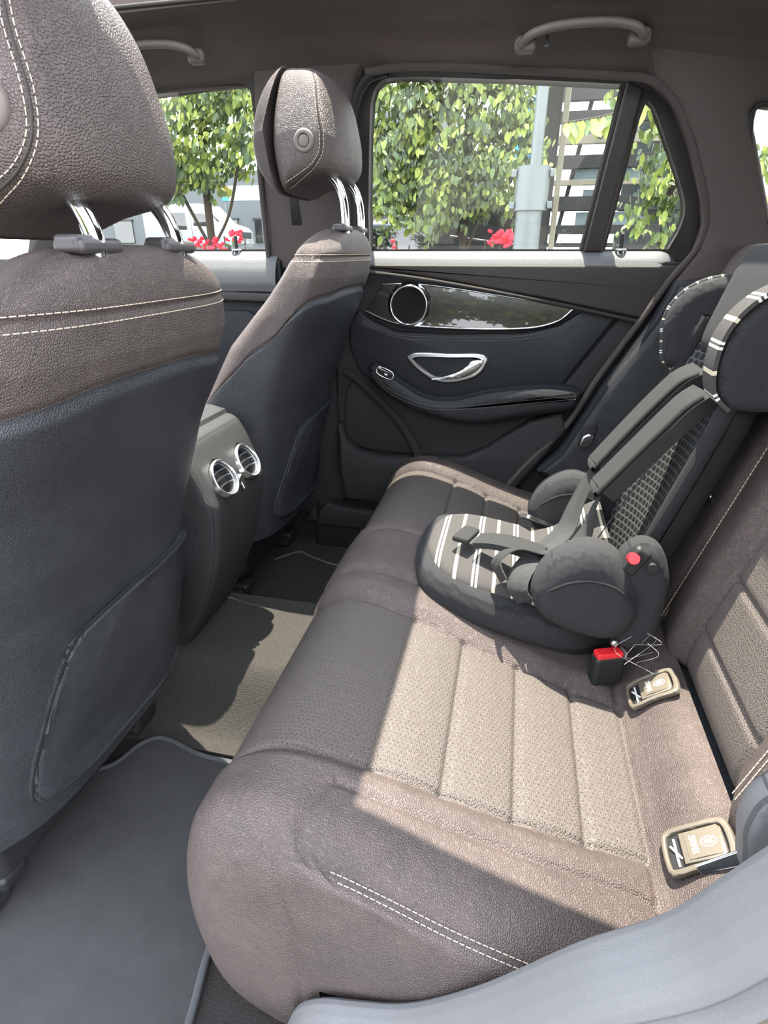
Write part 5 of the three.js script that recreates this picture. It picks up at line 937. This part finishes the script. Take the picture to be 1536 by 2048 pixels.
{
  const s = thing('street_shelter', 'grey slatted shelter frame behind the pole', 'shelter', { at: [0.6, -0.45, -7] });
  part('dark_post', rbox(0.16, 4, 0.16, 0.01, -0.42, 2.0, 0.6), O.dark, s); part('cream_post', rbox(0.06, 4, 0.06, 0.01, -0.3, 2.0, 0.75), O.cream, s); part('far_post', rbox(0.14, 4, 0.14, 0.01, 1.6, 2.0, 0), O.dark, s);
  const beams = [[3.02, 0.2], [2.77, 0.12], [2.55, 0.09], [2.33, 0.14], [2.12, 0.06], [1.9, 0.16], [1.62, 0.1], [1.45, 0.05]];
  for (const [y, h] of beams) part('beam', rbox(2.1, h, 0.08, 0.008, 0.66, y + 0.02, 0), y === 2.55 || y === 2.12 ? O.cream : O.dark, s);
  for (const x of [-0.12, 0.28]) part('brace', rbox(0.05, 1.7, 0.06, 0.006, x + 0.02, 2.3, -0.1, 0, 0, -0.16), O.dark, s);
  for (const [x, y] of [[-0.1, 2.66], [0.25, 2.66], [0, 2.22], [0.35, 2.22], [0.1, 1.76], [0.5, 1.76], [0.15, 2.0], [1.0, 2.4]]) part('glazing_panel', rbox(0.42, 0.15, 0.02, 0.004, x + 0.1, y, -0.12), O.slatWhite, s);
  part('side_panel', rbox(1.3, 2.6, 0.06, 0.01, 1.15, 1.9, -0.3), O.facade, s);
  part('low_wall', rbox(2.4, 1.35, 0.1, 0.01, 0.9, 0.72, -0.6), O.facade, s);
  part('lamp_hook', tube([[0.1, 2.75, 0.1], [0.1, 2.62, 0.1], [0.14, 2.56, 0.1], [0.18, 2.62, 0.1]], 0.008, 20, 6), O.dark, s);
}
{
  const b = thing('notice_board', 'dark street cabinet with a pale meter box under the tree', 'cabinet', { at: [-0.62, -0.45, -6.2] });
  part('board', rbox(1.0, 1.95, 0.12, 0.01, 0.1, 0.98, 0), O.wall, b);
  const m = part('meter_box', rbox(0.12, 0.1, 0.06, 0.008, -0.42, 1.56, 0.2), O.cream, b); part('box_lens', cyl(0.018, 0.018, 0.02, -0.42, 1.57, 0.235, Math.PI / 2), O.dark, m);
  part('box_post', rbox(0.14, 1.5, 0.1, 0.01, -0.4, 0.75, 0.14), O.wall, b);
  part('rail', tube([[-0.2, 1.55, 0.2], [0.2, 1.5, 0.2], [0.55, 1.46, 0.2]], 0.02, 20, 6), O.dark, b);
}
function flowers(x, y, z, label, n, w) {
  const f = thing('flowering_shrub', label, 'flowers', { at: [x, gy(z), z], group: 'red flowers by the street' });
  part('stem', [-1, 0, 1].map((k) => tube([[k * 0.05, 0, 0], [k * 0.1, (y - gy(z)) * 0.6, 0], [k * 0.14, y - gy(z), 0]], 0.008, 10, 5)), O.bark, f);
  const im = new THREE.InstancedMesh(new THREE.SphereGeometry(0.022, 8, 6).scale(1, 0.6, 1), O.petal, n); const m = new THREE.Matrix4();
  for (let i = 0; i < n; i++) { m.compose(V3((rnd() - 0.5) * w, y - gy(z) + (rnd() - 0.5) * 0.14, (rnd() - 0.5) * 0.2), new THREE.Quaternion().setFromEuler(new THREE.Euler(rnd() * 3, rnd() * 3, 0)), V3(1, 1, 1).multiplyScalar(0.7 + rnd() * 0.8)); im.setMatrixAt(i, m); }
  im.name = 'blossoms'; im.userData.kind = 'stuff'; f.add(im);
  const lf = new THREE.InstancedMesh(leafGeo, leafMats[1], 40); for (let i = 0; i < 40; i++) { m.compose(V3((rnd() - 0.5) * w, (y - gy(z)) * (0.6 + 0.35 * rnd()), (rnd() - 0.5) * 0.2), new THREE.Quaternion().setFromEuler(new THREE.Euler(rnd() * 3, rnd() * 3, rnd())), V3(0.08, 0.08, 0.08)); lf.setMatrixAt(i, m); } lf.name = 'foliage'; lf.userData.kind = 'stuff'; f.add(lf);
}
flowers(-3.85, 1.03, -6, 'red flowers in front of the white van', 46, 0.45);
flowers(-3.5, 1.12, -6.1, 'small red flower spray at the van bonnet', 16, 0.2);
flowers(-0.22, 1.06, -4.9, 'red flowers beside the grey pole', 34, 0.22);
flowers(-1.35, 1.01, -5.6, 'tiny red bloom against the grey parked car', 8, 0.12);
function vehicle(name, label, at, side, width, paint, wins, wheels, extra) {
  const v = thing(name, label, 'vehicle', { at });
  part('body', smoothNormals(slab(side, -width / 2, width, 0.09, { seg: 4 }), 0.6), paint, v);
  for (const w of wins) part('window', slab(w, width / 2 - 0.03, 0.045, 0.008), O.carGlass, v);
  for (const [x, r] of wheels) { const w = part('wheel', move(new THREE.TorusGeometry(r * 0.78, r * 0.24, 12, 32), x, r, width / 2 - 0.1), O.tyre, v); part('rim', cyl(r * 0.62, r * 0.62, 0.1, x, r, width / 2 - 0.08, Math.PI / 2, 0, 0, 28), O.metal, w); }
  extra?.(v); return v;
}
vehicle('delivery_van', 'white delivery van parked across the street, facing right', [-19.4, 0.85, -34], [[-3.2, 0.4], [-3.2, 2.5], [-2.9, 2.62], [0.6, 2.62], [0.95, 2.55], [1.9, 1.62], [2.7, 1.38], [2.95, 1.15], [3.0, 0.5], [2.8, 0.35]], 2.1, O.white,
  [[[-1.6, 1.25], [-1.6, 2.15], [-0.35, 2.15], [-0.3, 1.25]], [[0.15, 1.45], [0.2, 2.1], [0.85, 2.1], [1.5, 1.5], [1.4, 1.4]], [[1.02, 2.4], [1.12, 2.38], [1.88, 1.68], [1.72, 1.66]]], [[-2.0, 0.36], [1.95, 0.36]],
  (v) => { part('headlamp', rbox(0.35, 0.3, 0.06, 0.03, 2.55, 1.05, 1.02), O.carGlass, v); part('grille', rbox(0.06, 0.35, 1.4, 0.03, 2.97, 0.95, 0), O.dark, v); part('door_line', rbox(0.015, 1.7, 0.01, 0.002, 0.0, 1.3, 1.055), O.dark, v); });
vehicle('parked_car', 'grey parked car with pale roof rail behind the tree', [-2.6, -0.45, -8.8], [[-2.2, 0.3], [-2.25, 0.95], [-1.5, 1.2], [-0.9, 1.7], [-0.5, 1.8], [1.1, 1.8], [1.5, 1.72], [2.0, 1.2], [2.1, 1.0], [2.1, 0.35]], 1.8, O.grey,
  [[[-1.25, 1.22], [-0.8, 1.66], [0.1, 1.7], [0.1, 1.24]], [[0.18, 1.24], [0.18, 1.7], [1.05, 1.7], [1.6, 1.28]]], [[-1.4, 0.35], [1.3, 0.35]],
  (v) => { part('roof_rail', tube([[-0.7, 1.84, 0.75], [0.2, 1.9, 0.75], [1.3, 1.82, 0.75]], 0.025, 24, 8), O.metal, v); part('belt_trim', rbox(3.2, 0.04, 0.03, 0.01, 0.2, 1.2, 0.91), O.metal, v); });
{
  const b = thing('shop_building', 'pale grey shop building across the street', 'building', { at: [-18, 0.85, -42] });
  part('wall', rbox(30, 5.2, 1, 0.02, 0, 2.6, 0), O.facade, b);
  for (let i = 0; i < 9; i++) { const w = part('window', rbox(1.6, 1.5, 0.2, 0.02, -12 + i * 2.9, 1.4, 0.5), O.carGlass, b); part('frame', rbox(1.8, 0.12, 0.3, 0.02, -12 + i * 2.9, 2.2, 0.55), O.dark, w); }
  part('awning', rbox(5, 0.3, 1.5, 0.02, 3.5, 3.0, 1.2), O.dark, b);
}
{
  const cv = document.createElement('canvas'); cv.width = 512; cv.height = 140; const x = cv.getContext('2d');
  x.fillStyle = '#9aa3a8'; x.fillRect(0, 0, 512, 140); x.fillStyle = '#2f7ed0'; x.fillRect(0, 30, 90, 110);
  x.strokeStyle = '#f5f8f8'; x.lineWidth = 9;
  for (let k = 0; k < 4; k++) { const X = 200 + k * 76; for (const [a, b, c, d] of [[0, 30, 56, 30], [4, 56, 52, 56], [8, 100, 50, 100], [14, 24, 14, 104], [40, 24, 40, 104], [k % 2 ? 0 : 26, 78, 56, 78]]) { x.beginPath(); x.moveTo(X + a, b); x.lineTo(X + c, d); x.stroke(); } }
  const t = new THREE.CanvasTexture(cv); t.colorSpace = THREE.SRGBColorSpace;
  const s = thing('shop_sign', 'shop sign with yellow round emblem and white characters', 'sign', { at: [-17.4, 4.2, -36] });
  part('sign_board', [rbox(2.8, 0.85, 0.1, 0.01, 0, 0, 0)], O.facade, s);
  const pl = new THREE.PlaneGeometry(2.76, 0.8); pl.translate(0, 0, 0.056); part('sign_print', pl, std({ name: 'sign print', map: t, roughness: 0.6 }), s);
  const e = part('emblem', cyl(0.3, 0.3, 0.08, -0.98, 0.08, 0.1, Math.PI / 2, 0, 0, 6), std({ name: 'yellow emblem', color: 0xf0a81c, roughness: 0.5 }), s, 'yellow round emblem');
  for (const k of [-1, 0, 1]) part('emblem_bar', rbox(0.05, 0.3, 0.03, 0.005, -0.98 + k * 0.1, 0.08, 0.145), O.dark, e);
  part('sign_leg', [rbox(0.12, 3, 0.12, 0.01, -1.2, -1.9, -0.1), rbox(0.12, 3, 0.12, 0.01, 1.2, -1.9, -0.1)], O.metal, s);
}
{
  const b = thing('blue_board', 'blue board showing between the tree and the pole', 'board', { at: [-0.12, 0, -11] });
  part('board', rbox(0.5, 0.9, 0.05, 0.01, 0.05, 2.9, 0), O.blue, b); part('post', rbox(0.08, 3, 0.06, 0.01, 0.05, 1.0, -0.05), O.metal, b);
}
{
  const b = thing('apartment_block', 'pale distant block seen through the tree leaves', 'building', { at: [-9, 0.85, -46] });
  part('wall', rbox(7, 9, 4, 0.05, 0, 4.5, 0), O.facade, b);
  for (let r = 0; r < 4; r++) for (let k = 0; k < 4; k++) part('window', rbox(0.9, 1.1, 0.1, 0.01, -2.4 + k * 1.6, 1.6 + r * 2, 2.02), O.carGlass, b);
}
renderer.render(scene, camera);
